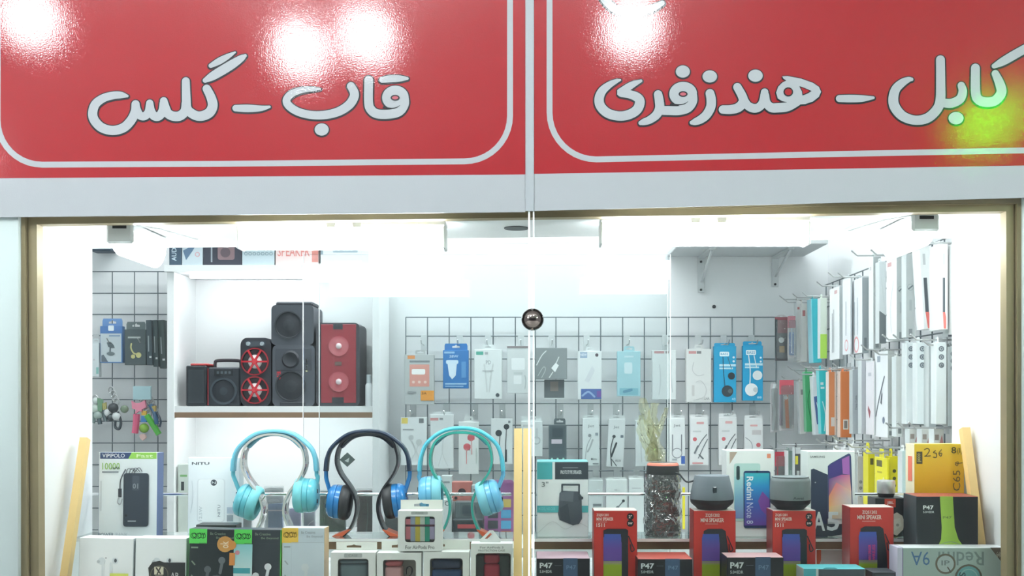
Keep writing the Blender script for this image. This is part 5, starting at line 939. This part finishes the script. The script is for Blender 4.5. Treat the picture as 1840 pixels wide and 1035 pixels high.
def qbox(label, rect, col, hcol, extra, side, d=1.968, roll=0.0, slog=(20, 60, 30)):
    tx = (130, 150, 130) if col[0] < 100 else (170, 180, 186)
    it = [('r', .0, .0, .38, .19, hcol), ('t', .06, .05, .34, .13, 'QCY', slog, 0, .0), ('ring', .09, .09, .055, .012, slog), ('ring', .2, .09, .055, .012, slog), ('ring', .3, .09, .05, .012, slog),
          ('t', .45, .04, .78, .075, 'Be Creative', tx), ('t', .58, .095, .95, .13, 'Be Beyond', tx), ('r', .22, .22, .225, 1, tuple(int(c * .8 + 20) for c in col)), ('r', .22, .18, .98, .185, tuple(int(c * .8 + 20) for c in col)),
          ('r', .05, .23, .2, .25, tx), ('s', [(.08, .42), (.14, .46)], .03, tx), ('s', [(.08, .6), (.15, .66)], .03, tx), ('r', .05, .7, .19, .715, tx), ('s', [(.07, .83), (.12, .79), (.16, .83)], .02, tx)] + extra
    return carton('earbud_box', label, 'box', rect, d, .042, col, it, zb=ZF, side=side, lean=.03, roll=roll)
bud = lambda x, y, c: [('e', x, y, .075, c), ('s', [(x + .01, y + .02), (x - .03, y + .16)], .065, c)]
qbox('black earbud box with a green logo square and an orange sticker', (337, 951, 421, 1090), (44, 54, 56), GRN, bud(.42, .52, (96, 104, 108)) + bud(.72, .4, (110, 118, 122)) + [('e', .62, .72, .22, (88, 96, 100)), ('e', .78, .19, .17, (214, 156, 84)), ('e', .92, .2, .1, (220, 150, 74)), ('r', .88, .3, 1.0, .46, (222, 146, 76)), ('t', .68, .15, .86, .24, 'ok', (244, 226, 196), -90)], (70, 150, 76), roll=.02)
carton('earbud_box', 'plain black box standing behind the orange-stickered earbud box', 'box', (352, 943, 424, 1080), 2.025, .04, (40, 46, 48), [('r', .02, .01, .98, .02, (70, 78, 80))], zb=ZF)
qbox('black earbud box with a green logo square and a pale teal label', (419, 952, 503, 1090), (58, 66, 72), GRN, [('r', .0, .19, .4, .66, (146, 212, 214), (226, 240, 238)), ('r', .0, .5, .36, .57, (72, 168, 178)), ('e', .08, .3, .05, (222, 150, 160))] + bud(.48, .6, (228, 232, 234)) + bud(.74, .48, (228, 232, 234)) + [('rr', .4, .74, .82, 1.0, .12, (226, 230, 232))], (96, 200, 84), roll=.01)
qbox('light grey earbud box with an orange logo square', (506, 949, 583, 1090), (212, 224, 230), (250, 206, 88), [('e', .55, .50, .09, (222, 230, 232)), ('s', [(.58, .52), (.56, .66)], .07, (222, 230, 232)), ('e', .74, .63, .08, (218, 226, 228)), ('rr', .38, .68, .8, 1.0, .12, (220, 228, 232)), ('p', [(.5, .8), (.58, .74), (.6, .88), (.5, .92)], (120, 132, 138)), ('p', [(.66, .74), (.74, .8), (.74, .92), (.64, .88)], (120, 132, 138))], (206, 176, 130), d=1.972, slog=(120, 90, 20))
# ------------------------------------------------------------------ windowed case boxes
def window_box(label, rect, d, body_top, win, depth=.036, tab=None, texts=(), inner=None, zb=None, wcol=(246, 248, 244), name='case_box'):
    x0, y0, x1, y1 = rect; s = d / F; wd = (x1 - x0) * s; zb = ZF if zb is None else zb; zt = WZ(body_top, d); hh = zt - zb
    o = empty(name, (WX((x0 + x1) / 2, d), d, zb), label, 'box'); hw = wd / 2; t = .0012
    u0, v0, u1, v1 = win; a, b = -hw + u0 * wd, -hw + u1 * wd; za, zc = hh - v0 * hh, hh - v1 * hh
    mb = MB(); mb.plate([(-hw, 0), (hw, 0), (hw, hh), (-hw, hh)], [rrect(a, zc, b, za, .005, .005, 4)[::-1]], 0, t, wcol); mb.build('front_panel', PRINT, o)
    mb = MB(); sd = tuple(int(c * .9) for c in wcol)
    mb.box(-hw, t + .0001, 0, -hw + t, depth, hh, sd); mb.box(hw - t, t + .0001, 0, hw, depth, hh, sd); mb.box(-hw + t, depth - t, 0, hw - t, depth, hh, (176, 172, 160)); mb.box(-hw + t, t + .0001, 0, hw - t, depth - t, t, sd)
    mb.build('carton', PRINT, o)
    mb = MB(); mb.box(-hw + t, t + .0001, hh - t, hw - t, depth - t, hh, (240, 243, 240)); mb.build('lid', PRINT, o)
    mb = MB(); mb.box(a - .001, t + .0002, zc - .001, b + .001, t + .0006, za + .001); mb.build('window_film', WINF, o)
    if tab:
        tu0, tu1, ty, slot = tab; z1 = WZ(ty, d + depth) - zb; c = -hw + slot * wd
        mb = MB(); mb.plate([(-hw + tu0 * wd, hh + .0003), (-hw + tu1 * wd, hh + .0003), (-hw + tu1 * wd, z1), (-hw + tu0 * wd, z1)], [[(c - .014, hh + (z1 - hh) * .3), (c + .014, hh + (z1 - hh) * .3), (c + .014, hh + (z1 - hh) * .55), (c + .004, hh + (z1 - hh) * .6), (c, hh + (z1 - hh) * .72), (c - .004, hh + (z1 - hh) * .6), (c - .014, hh + (z1 - hh) * .55)]], depth - .0012, depth, (236, 238, 230)); mb.build('hang_tab', PRINT, o)
    if texts: mp = MB(); prints(mp, list(texts), wd, hh, -hw, hh, 0); mp.build('printed_text', PRINT, o)
    if inner: inner(o, a, b, zc, za, hh, wd, depth)
    return o
def soft_case(col, tl=.0, lid=.3, col2=None, fx=(0, 1), clip=False):
    def f(o, a, b, zc, za, hh, wd, depth):
        w2 = (b - a); x0 = a + fx[0] * w2; x1 = a + fx[1] * w2; m_ = .003; zl = za - m_ - (za - zc) * lid
        mb = MB(); mb.box(x0 + m_, .0035, .002, x1 - m_, depth - .004, zl - .001, col, ch=.005); e = mb.build('earbud_case', MATTEP, o, smooth=50)
        mb = MB(); mb.box(x0 + m_, .003, zl, x1 - m_, depth - .004, za - m_, col2 or tuple(int(c * .92) for c in col), ch=.005); mb.build('case_lid', MATTEP, e, smooth=50)
        if clip:
            mb = MB(); mb.tube(smooth_path([(x1 + .004, .012, zl - .016), (x1 + .004, .012, zl - .006), (x1 + .010, .012, zl - .002), (x1 + .015, .012, zl - .007), (x1 + .013, .012, zl - .016), (x1 + .008, .012, zl - .022)], 4), .0014, 6, (60, 56, 56)); mb.build('carabiner', GLOSSP, e, smooth=True)
    return f
casetxt = [('rr', .3, .02, .7, .11, .02, (196, 202, 198)), ('t', .4, .04, .6, .09, 'CASE', (150, 156, 152))]
window_box('windowed white case box holding a slate grey earbud case', (594, 990, 675, 1070), 1.962, 993, (.16, .14, .84, .9), tab=(.05, .97, 974, .45), texts=casetxt, inner=soft_case((118, 138, 142), lid=.1))
window_box('windowed white case box holding a pink earbud case', (677, 990, 757, 1070), 1.962, 994, (.14, .15, .88, .9), tab=(.05, .97, 972, .45), texts=[], inner=soft_case((244, 188, 184), lid=.16, col2=(206, 110, 110), fx=(0, .62), clip=True))
window_box('windowed white case box holding a navy earbud case', (761, 990, 843, 1070), 1.962, 992, (.14, .14, .86, .9), tab=(.02, .99, 970, .27), texts=[], inner=soft_case((62, 92, 138), lid=.28, col2=(38, 52, 80)))
o = window_box('windowed white case box holding a red case with a carabiner', (846, 975, 921, 1070), 1.968, 977, (.12, .18, .96, .95), texts=[('t', .22, .05, .78, .09, 'For AirPods 3', (150, 156, 152)), ('t', .18, .11, .82, .145, 'PROTECTION CASE', (150, 156, 152))], inner=soft_case((186, 62, 76), lid=.22, fx=(.18, .72)))
mb = MB(); s = 1.968 / F; hh = WZ(977, 1.968) - ZF
mb.plate([(-22 * s, hh + .0005), (16 * s, hh + .0005), (15 * s, hh + 6 * s), (2 * s, hh + 22 * s), (-5 * s, hh + 22 * s), (-22 * s, hh + 5 * s)], [[(-15 * s, hh + 5 * s), (-10 * s, hh + 5 * s), (0, hh + 15 * s), (-3 * s, hh + 18 * s)]], .016, .0175, (236, 240, 236)); mb.build('hang_tab', PRINT, o)
mb = MB(); mb.box(-.030, .0125, .02, .033, .016, .075, (66, 72, 70), ch=.001); mb.build('inner_tray', MATTEP, o)
def rainbow(o, a, b, zc, za, hh, wd, depth):
    cols = [(232, 140, 148), (176, 188, 206), (228, 206, 84), (222, 232, 214), (62, 170, 142), (196, 184, 214)]; n = len(cols); wv = (b - a - .002) / n; zm = za - (za - zc) * .36
    mb = MB(); ml = MB()
    for i, c in enumerate(cols):
        e = .004 if i in (0, n - 1) else 0
        mb.box(a + .001 + i * wv, .003, zc + .001 + e, a + .001 + (i + 1) * wv, .028, zm - .002, c); ml.box(a + .001 + i * wv, .003, zm + .002, a + .001 + (i + 1) * wv, .028, za - .001 - e, c)
    e = mb.build('earbud_case', GLOSSP, o); ml.build('case_lid', GLOSSP, e)
    mb = MB(); mb.box(a + .001, .005, zm - .0019, b - .001, .026, zm + .0019, (110, 70, 84)); mb.build('seam', MATTEP, e)
ztopb = WZ(992, 1.962)
window_box('windowed white case box with a rainbow striped case, standing above the others', (715, 918, 794, 992), 1.966, 918, (.16, .14, .84, .78), depth=.03, tab=(.02, .99, 898, .5), texts=[('rr', .3, .02, .68, .09, .02, (196, 202, 198)), ('t', .4, .035, .58, .075, 'CASE', (150, 156, 152)), ('t', .17, .86, .83, .95, 'For AirPods Pro', (120, 126, 122))], inner=rainbow, zb=ztopb + .0012)

# ------------------------------------------------------------------ right shelf and front row
def red_box(label, rect, d, centred):
    P1, P2, Gn, Bl = (104, 74, 158), (70, 88, 172), (150, 170, 36), (46, 48, 54); TX = (232, 214, 206)
    hl = [('t', .28, .045, .62, .095, 'ZQS1202', TX, 0, .02), ('t', .17, .105, .72, .16, 'MINI SPEAKER', TX, 0, .02), ('r', .28, .18, .58, .186, (226, 190, 180))] if centred else [('t', .06, .045, .34, .085, 'ZQS1201', TX, 0, .02), ('t', .06, .095, .45, .14, 'MINI SPEAKER', TX, 0, .02), ('r', .06, .155, .3, .16, (226, 190, 180)), ('t', .06, .175, .25, .225, '1511', TX, 0, .02), ('e', .84, .085, .08, (40, 38, 42)), ('t', .8, .065, .88, .105, '2"', TX, 0, .02), ('e', .84, .175, .08, (40, 38, 42)), ('t', .79, .16, .89, .19, '5W', TX, 0, .02)]
    sil = [(.24, .28), (.34, .25), (.68, .25), (.76, .28), (.8, .45), (.84, .6), (.86, .98), (.24, .98)] if centred else [(.22, .27), (.3, .25), (.74, .25), (.79, .27), (.79, .98), (.22, .98)]
    bd = .6 if centred else .62; l = .2 if centred else .22
    art = [('p', sil, Bl), ('p', [(l + .02, .32), (bd, .32), (bd + .02, .6), (l, .6)], P2), ('r', l, .43, bd + .02, .72, P1), ('r', l, .36, bd + .01, .52, P2, P1), ('r', l, .685, bd + .02, .98, Gn), ('r', l, .69, bd + .02, .74, (150, 130, 140), Gn), ('r', l, .92, bd + .02, 1.0, Gn, (176, 96, 40)),
           ('s', [(.8, .35), (.88, .46), (.93, .53), (.86, .55), (.84, .46)], .025, (40, 42, 48))]
    carton('speaker_box', label, 'box', rect, d, .052, (198, 56, 48), hl + art, zb=ZF, side=(150, 46, 46), top=(206, 196, 190))
red_box('red mini speaker box with a round two-inch badge, leftmost of the red boxes', (1067, 917, 1145, 1050), 2.03, False)
red_box('red mini speaker box under the tapered grey speaker', (1246, 917, 1322, 1050), 2.03, True)
red_box('red mini speaker box under the round silver-grey speaker', (1388, 917, 1466, 1050), 2.03, False)
red_box('red mini speaker box with pink lettering, rightmost of the red boxes', (1527, 911, 1606, 1050), 2.025, True)
mb = MB(); prints(mb, [('t', 0, 0, .4, 1, 'MINI SPEAKER', (226, 70, 130), -90, .02), ('t', .55, 0, .95, 1, 'WIRELESS', (226, 70, 130), -90, .02)], .014, .03, 0, 0, 0)
ob = [q for q in C.objects if q.get('label', '').startswith('red mini speaker box with pink')][0]; ps = mb.build('printed_text', PRINT, ob); ps.location = (-.008, -.0035, WZ(978, 2.025) - ZF)
def round_speaker(label, px0, px1, ytop, ybot, prof_top, d, col1, col2, badge, zb):
    R = (px1 - px0) / 2 / F * d; hh = WZ(ytop, d) - zb; o = empty('round_speaker', (WX((px0 + px1) / 2, d), d, zb), label, 'speaker')
    mb = MB(); mb.lathe([(0, R * .66), (.002, R * .7), (hh * .16, R * .93), (hh * .2, R * .97), (hh * .30, R * 1.0)], seg=40, col=col2); mb.build('base', MATTEP, o, smooth=True)
    mb = MB(); mb.lathe([(hh * .302, R)] + [(hh * a, R * b) for a, b in prof_top], seg=40, col=col1); b_ = mb.build('body', MATTEP, o, smooth=True)
    if badge == 'slot':
        mb = MB(); mb.box(-.005, -R * .955, hh * .38, .003, -R * .90, hh * .7, (66, 74, 80), ch=.001); mb.build('strap_slot', GLOSSP, o)
        mb = MB(); mb.tube(smooth_path([(-R * .75, 0, hh * .85), (-R * 1.15, .006, hh * .8), (-R * 1.45, .01, hh * 1.02), (-R * 1.62, .014, hh * 1.05)], 4), .0018, 6, (50, 56, 60)); mb.build('strap', MATTEP, o, smooth=True)
    else:
        mb = MB(); prints(mb, [('t', 0, 0, 1, 1, 'Awei', (60, 68, 70))], .020, .005, -.004, hh * .42, -R * 1.0); mb.build('printed_logo', PRINT, o)
    return o
zr = WZ(917, 2.03) + .0004
round_speaker('small tapered grey speaker standing on a red box', 1240, 1318, 854, 915, [(.36, 1.0), (.45, .985), (.98, .79), (1.0, .77), (1.0, .70), (.985, .66), (.985, .001)], 2.055, (104, 114, 122), (34, 38, 42), 'slot', zr)
round_speaker('small rounded silver-grey speaker standing on a red box', 1384, 1456, 856, 915, [(.4, 1.0), (.6, 1.0), (.86, .98), (.93, .95), (.965, .9), (1.0, .92), (1.0, .86), (.97, .8), (.97, .001)], 2.055, (112, 122, 124), (34, 36, 40), 'logo', zr)
# phone cartons
carton('phone_box', 'white phone box with a turquoise and blue phone picture', 'box', (1305, 809, 1391, 966), 2.12, .05, (226, 230, 228), [
    ('p', [(.07, .02), (.23, .02), (.07, .16)], (176, 160, 144)), ('rr', .85, .04, .93, .09, .01, (222, 140, 110)), ('rr', .16, .15, .71, .81, .05, (180, 212, 206)), ('r', .17, .3, .7, .55, (160, 206, 206), (130, 180, 206)), ('r', .17, .55, .7, .78, (130, 180, 206), (120, 140, 190)), ('rr', .21, .18, .28, .34, .03, (50, 70, 74)),
    ('rr', .36, .235, .92, .89, .05, (46, 66, 104)), ('r', .38, .26, .9, .42, (62, 176, 186), (54, 150, 206)), ('r', .38, .42, .9, .62, (54, 150, 206), (70, 104, 184)), ('r', .38, .62, .9, .86, (70, 104, 184), (108, 84, 168)), ('p', [(.75, .47), (.9, .56), (.9, .78), (.72, .68), (.66, .58)], (128, 84, 164)),
    ('t', .42, .3, .56, .57, 'Redmi', (226, 240, 246), 90, .02), ('t', .42, .6, .56, .84, 'Note 8', (206, 220, 240), 90, .0), ('e', .64, .245, .025, (30, 44, 70)), ('r', .85, .76, .93, .97, (120, 130, 140))], zb=ZS, top=(238, 240, 238), side=(222, 226, 226))
carton('phone_box', 'white phone box with a purple and orange phone picture and large lettering', 'box', (1452, 811, 1536, 966), 2.12, .06, (216, 222, 220), [
    ('t', .04, .05, .36, .075, 'SAMSUNG', (96, 104, 106), 0, .02), ('p', [(.06, .21), (.12, .2), (.42, .27), (.42, .99), (.06, .99)], (46, 58, 80)), ('p', [(.42, .3), (.42, .17), (.48, .14), (.86, .025), (.9, .03), (.92, .06), (.96, .78), (.42, .78)], (60, 72, 112)),
    ('p', [(.44, .3), (.44, .18), (.5, .15), (.72, .08), (.72, .3)], (66, 56, 120)), ('p', [(.72, .09), (.88, .05), (.89, .27), (.74, .26)], (156, 96, 168)), ('p', [(.44, .32), (.72, .27), (.89, .27), (.92, .46), (.44, .52)], [(96, 70, 130), (170, 84, 140), (190, 110, 140), (226, 180, 160), (150, 96, 120)]), ('p', [(.44, .52), (.6, .36), (.92, .46), (.93, .62), (.44, .66)], [(214, 140, 100), (206, 110, 120), (220, 190, 170), (206, 210, 210), (230, 170, 110)]), ('p', [(.44, .64), (.93, .6), (.95, .78), (.44, .78)], [(222, 176, 116), (206, 206, 200), (196, 206, 212), (206, 180, 140)]),
    ('p', [(.06, .84), (.96, .84), (.96, .94), (.5, .985), (.06, .97)], (56, 66, 74)), ('t', .1, .7, .36, .92, 'A', (206, 216, 216), 0, .02), ('t', .4, .7, .66, .92, '5', (206, 216, 216), 0, .02), ('t', .72, .7, .9, .92, '0', (90, 110, 150), 0, .02), ('e', .15, .36, .015, (150, 160, 170))], zb=ZS, top=(240, 242, 240), side=(206, 214, 210))
# wireless speaker box, wrapped speaker
carton('speaker_box', 'white and teal speaker carton with a picture of a trolley speaker', 'box', (965, 829, 1057, 964), 2.115, .07, (208, 216, 218), [
    ('r', 0, .01, .3, .24, (70, 160, 166)), ('r', .35, .01, 1, .24, (56, 66, 74)), ('t', .46, .12, .87, .17, 'PROTOTYPE SPEAKER', (190, 198, 202), 0, .02), ('r', .5, .08, .8, .09, (130, 140, 146)), ('t', .09, .27, .22, .34, '3"', (110, 122, 126)), ('r', 0, .59, 1, .68, (74, 160, 164)), ('t', .03, .61, .35, .65, 'MODEL NO.CXB', (110, 190, 196)),
    ('s', [(.02, .95), (.3, .8), (.55, .9), (.8, .82), (1, .88)], .01, (184, 192, 194)), ('p', [(.42, .62), (.44, .42), (.5, .39), (.8, .4), (.87, .46), (.88, .76), (.82, .83), (.7, .85), (.44, .78), (.41, .7)], (72, 82, 90)), ('p', [(.46, .4), (.72, .4), (.7, .54), (.45, .52)], (92, 102, 110)), ('p', [(.44, .62), (.6, .56), (.66, .84), (.46, .78)], (60, 70, 78)),
    ('s', [(.49, .4), (.49, .31)], .035, (62, 72, 80)), ('s', [(.49, .31), (.82, .31)], .035, (62, 72, 80)), ('s', [(.82, .31), (.82, .42)], .035, (62, 72, 80)), ('p', [(.8, .46), (.9, .47), (.9, .5), (.82, .52)], (60, 70, 76))], zb=ZS, top=(96, 180, 184), side=(170, 186, 190))
o = empty('wrapped_speaker', W(1191, 967, 2.145), 'black cylindrical speaker wrapped in crinkled clear plastic', 'speaker'); o.location.z = ZS; s = 2.145 / F; hh = WZ(831, 2.145) - ZS; R = 30 * s
mb = MB(); mb.lathe([(.001, R * .96), (.004, R), (hh * .9, R * .98), (hh * .96, R * .95)], seg=36, col=(34, 38, 40)); mb.build('body', MATTEP, o, smooth=True)
mb = MB(); mb.lathe([(hh * .962, R * .96), (hh * .985, R * .93), (hh, R * .84), (hh, .001)], seg=36, cols=[(206, 120, 100), (206, 120, 100), (110, 96, 92)]); mb.build('top_ring', GLOSSP, o, smooth=True)
mb = MB(); mb.box(-.018, -R * 1.0 - .001, hh * .06, .018, -R * .9, hh * .085, (84, 88, 90)); mb.build('badge', GLOSSP, o)
rnd = random.Random(3); mb = MB(); n = 44; m_ = 26
for j in range(m_):
    for i in range(n):
        a = 2 * math.pi * i / n; r = R * (1.06 + .045 * math.sin(3 * a + j * .9) + rnd.uniform(-.035, .05)) + .0015 * (1 if j in (5, 6, 7) else 0)
        mb.v.append((r * math.cos(a), r * math.sin(a), .0005 + hh * .84 * j / (m_ - 1)))
for j in range(m_ - 1):
    for i in range(n): mb.face((j * n + i, j * n + (i + 1) % n, (j + 1) * n + (i + 1) % n, (j + 1) * n + i), (255, 255, 255))
mb.build('plastic_wrap', WRAP, o, smooth=20)
mb = MB(); n2 = 7
for k, (ang, L_, w0) in enumerate(((-.12, .13, .016), (.05, .12, .018), (-.28, .095, .014), (.22, .11, .012))):
    b = len(mb.v)
    for i in range(14):
        t = i / 13; cx_ = -.018 + ang * t * L_ + .006 * math.sin(5 * t + k); ww_ = w0 * (1 - .55 * t) * (1 + .3 * rnd.uniform(-1, 1))
        for j in range(n2): u = j / (n2 - 1) - .5; mb.v.append((cx_ + u * 2 * ww_, .014 + .006 * k + .006 * math.sin(9 * u + 7 * t + k) + rnd.uniform(-.002, .002), hh + .001 + L_ * t))
    for i in range(13):
        for j in range(n2 - 1): mb.face((b + i * n2 + j, b + i * n2 + j + 1, b + (i + 1) * n2 + j + 1, b + (i + 1) * n2 + j), (255, 255, 255))
mb.build('loose_film', YFILM, o, smooth=25)
# silver mini speaker on a black carton, yellow carton, black headphone carton
bz = WZ(895, 2.12)
carton('speaker_box', 'black mini speaker carton with a red logo tag beside the tall yellow carton', 'box', (1573, 895, 1628, 966), 2.12, .05, (40, 44, 46), [('r', .3, .02, .66, .23, (206, 80, 64)), ('t', .38, .08, .6, .17, 'JBL', (244, 226, 220), 0, .02), ('p', [(.55, .42), (.7, .36), (.88, .45), (.95, .62), (.9, .8), (.7, .95), (.55, .9)], (196, 192, 176)), ('p', [(.55, .55), (.8, .5), (.86, .7), (.6, .84)], (206, 206, 192)), ('e', .72, .68, .05, (150, 150, 140))], zb=ZS)
o = empty('mini_speaker', W(1592, 895, 2.14), 'small silver drum-shaped speaker standing on a black carton', 'speaker'); s = 2.14 / F; o.location.z = bz + .0003
mb = MB(); mb.lathe([(0, 13 * s), (4 * s, 14 * s), (7 * s, 15 * s)], seg=28, col=(36, 36, 40)); mb.build('foot', MATTEP, o, smooth=True)
mb = MB(); mb.lathe([(7.2 * s, 15.5 * s), (9 * s, 16 * s), (28 * s, 16 * s), (30 * s, 15 * s), (30.5 * s, 13 * s), (30.5 * s, .0001)], seg=32, col=(206, 206, 206)); mb.build('body', mat('satin_silver', (206, 206, 206), rough=.3, metal=.7), o, smooth=True)
YL = (236, 196, 50)
carton('phone_box', 'tall yellow phone carton with handwritten numbers', 'box', (1643, 798, 1732, 966), 2.115, .05, YL, [
    ('r', 0, 0, 1, .12, (232, 206, 66), (234, 196, 56)), ('r', 0, .12, 1, .4, (234, 196, 56), (240, 184, 40)), ('r', 0, .4, 1, 1, (240, 184, 40), (240, 150, 40)), ('r', .04, .08, .16, .21, (84, 82, 60)), ('t', .06, .1, .14, .19, 'poco', (190, 180, 110), -90, .02),
    ('s', [(.2, .06), (.26, .045), (.3, .07), (.24, .12), (.2, .13), (.32, .125)], .018, (80, 76, 50)), ('s', [(.42, .07), (.38, .09), (.44, .1), (.44, .14), (.38, .14)], .018, (80, 76, 50)), ('s', [(.54, .06), (.49, .1), (.53, .13), (.55, .1), (.5, .1)], .016, (80, 76, 50)), ('t', .74, .03, .84, .1, '8', (90, 86, 50)), ('t', .86, .04, .96, .11, '(1)', (90, 86, 50)), ('s', [(.82, .2), (.88, .19), (.86, .23), (.82, .21), (.96, .2)], .014, (90, 86, 50)),
    ('t', .77, .28, .92, .5, 'C65', (120, 104, 60), -90, .0), ('ring', .85, .66, .08, .02, (110, 96, 60))], zb=ZS, side=(236, 224, 190), top=(244, 220, 120))
mb = MB(); mb.box(-.0005, .012, -.075, 0, .034, -.025, (226, 110, 84)); ob = [q for q in C.objects if q.get('label', '').startswith('tall yellow phone')][0]; q = mb.build('side_label', PRINT, ob); q.location = (-44.5 / F * 2.115 - .0002, 0, WZ(798, 2.115) - ZS)
LIME = (158, 192, 74)
carton('headphone_box', 'large black headphone carton with a lime green headphone picture', 'box', (1647, 892, 1757, 1046), 2.0, .075, (32, 38, 42), [
    ('t', .11, .105, .28, .155, 'P47', (226, 230, 230), 0, .03), ('t', .11, .17, .29, .195, '5.0+EDR', (206, 212, 212), 0, .02), ('p', [(.38, .0), (.59, .0), (.62, .36), (.68, .5), (.8, .62), (.8, .8), (.3, .8), (.3, .66), (.4, .5), (.41, .36)], LIME), ('ring', .55, .72, .27, .012, (140, 160, 120)), ('t', .43, .23, .57, .26, 'P47', (110, 130, 60))], zb=ZF, side=(52, 62, 66), top=(150, 70, 60), yaw=-.03)
def p47(label, rect, d, depth, pk, tcol=(196, 88, 78)):
    carton('headphone_box', label, 'box', rect, d, depth, (28, 32, 38), [('t', .06, .13, .3, .29, 'P47', (216, 222, 224), 0, .03), ('t', .06, .34, .29, .42, '5.0+EDR', (190, 196, 198), 0, .02), ('r', .5, 0, .77, 1, (66, 90, 122)), ('t', .56, .2, .74, .32, 'P47', (104, 132, 164)), ('r', .34, .2, .47, .215, (90, 96, 102))], zb=ZF, top=tcol)
p47('black headphone carton lying flat beside the wooden battens', (964, 1003, 1060, 1066), 1.985, .09, 0, (206, 176, 190))
p47('black headphone carton lying flat between the first two red boxes', (1146, 1004, 1244, 1066), 1.985, .09, 0)
p47('black headphone carton in shiny wrap in front of the middle red boxes', (1306, 1001, 1408, 1072), 1.962, .06, 0, (206, 170, 172))
carton('headphone_box', 'small black carton left of the pale phone box lying on its side', 'box', (1568, 1028, 1611, 1072), 1.965, .05, (52, 58, 66), [('r', .1, .1, .9, .2, (74, 82, 90))], zb=ZF, top=(80, 86, 92))
carton('gadget_box', 'teal-topped carton in the front row', 'box', (1444, 1022, 1555, 1072), 1.958, .055, (70, 82, 92), [('r', 0, 0, .2, 1, (74, 172, 184)), ('r', .2, 0, .24, 1, (196, 206, 206)), ('p', [(.3, 0), (.36, -.04), (.5, -.04), (.56, 0)], (56, 150, 160))], zb=ZF, top=(96, 196, 204), side=(180, 190, 190))
o = carton('phone_box', 'pale grey phone box lying upside down on its side with two round stickers', 'box', (1622, 984, 1809, 1072), 1.956, .045, (166, 184, 180), [
    ('t', .08, .08, .26, .36, '9A', (84, 120, 160), 180, .0), ('t', .34, .08, .78, .36, 'Redmi', (126, 142, 140), 180, .01), ('p', [(.84, .0), (.995, .0), (.995, .42)], (98, 90, 78)), ('t', .9, .08, .975, .2, '64GB', (190, 186, 170), 0), ('ring', .41, .33, .088, .022, (112, 104, 92)), ('e', .41, .33, .08, (176, 188, 188)), ('t', .37, .26, .45, .36, 'IP', (120, 130, 132)), ('s', [(.43, .4), (.46, .5)], .012, (96, 90, 84)), ('ring', .63, .62, .122, .022, (104, 98, 86)), ('e', .63, .62, .115, (104, 158, 160)), ('ring', .63, .62, .085, .01, (140, 180, 180)), ('t', .54, .5, .6, .85, 'Sale', (50, 70, 76), 90)], zb=ZF, top=(226, 232, 234), side=(110, 90, 150))
mb = MB(); mb.box(-.0096 - 93.5 / F * 1.956, .0, 0, -93.5 / F * 1.956 - .0003, .045, WZ(984, 1.956) - ZF, (206, 204, 224)); mb.build('lid_edge', PRINT, o)
# white packs glimpsed under the right glass shelf
for i, (x0, x1, y0, c, lab) in enumerate(((1467, 1516, 988, (226, 226, 224), 'white box with an orange flash between the two right red boxes'), (1608, 1622, 985, (230, 234, 234), 'white box edge between the last red box and the black carton'))):
    carton('card_box', lab, 'box', (x0, y0, x1, 1050), 2.14, .03, c, [('p', [(0, .0), (.17, .0), (.17, .3), (.02, .6), (.17, .7), (.17, 1), (0, 1)], (226, 110, 80))] if i == 0 else [], zb=ZF)
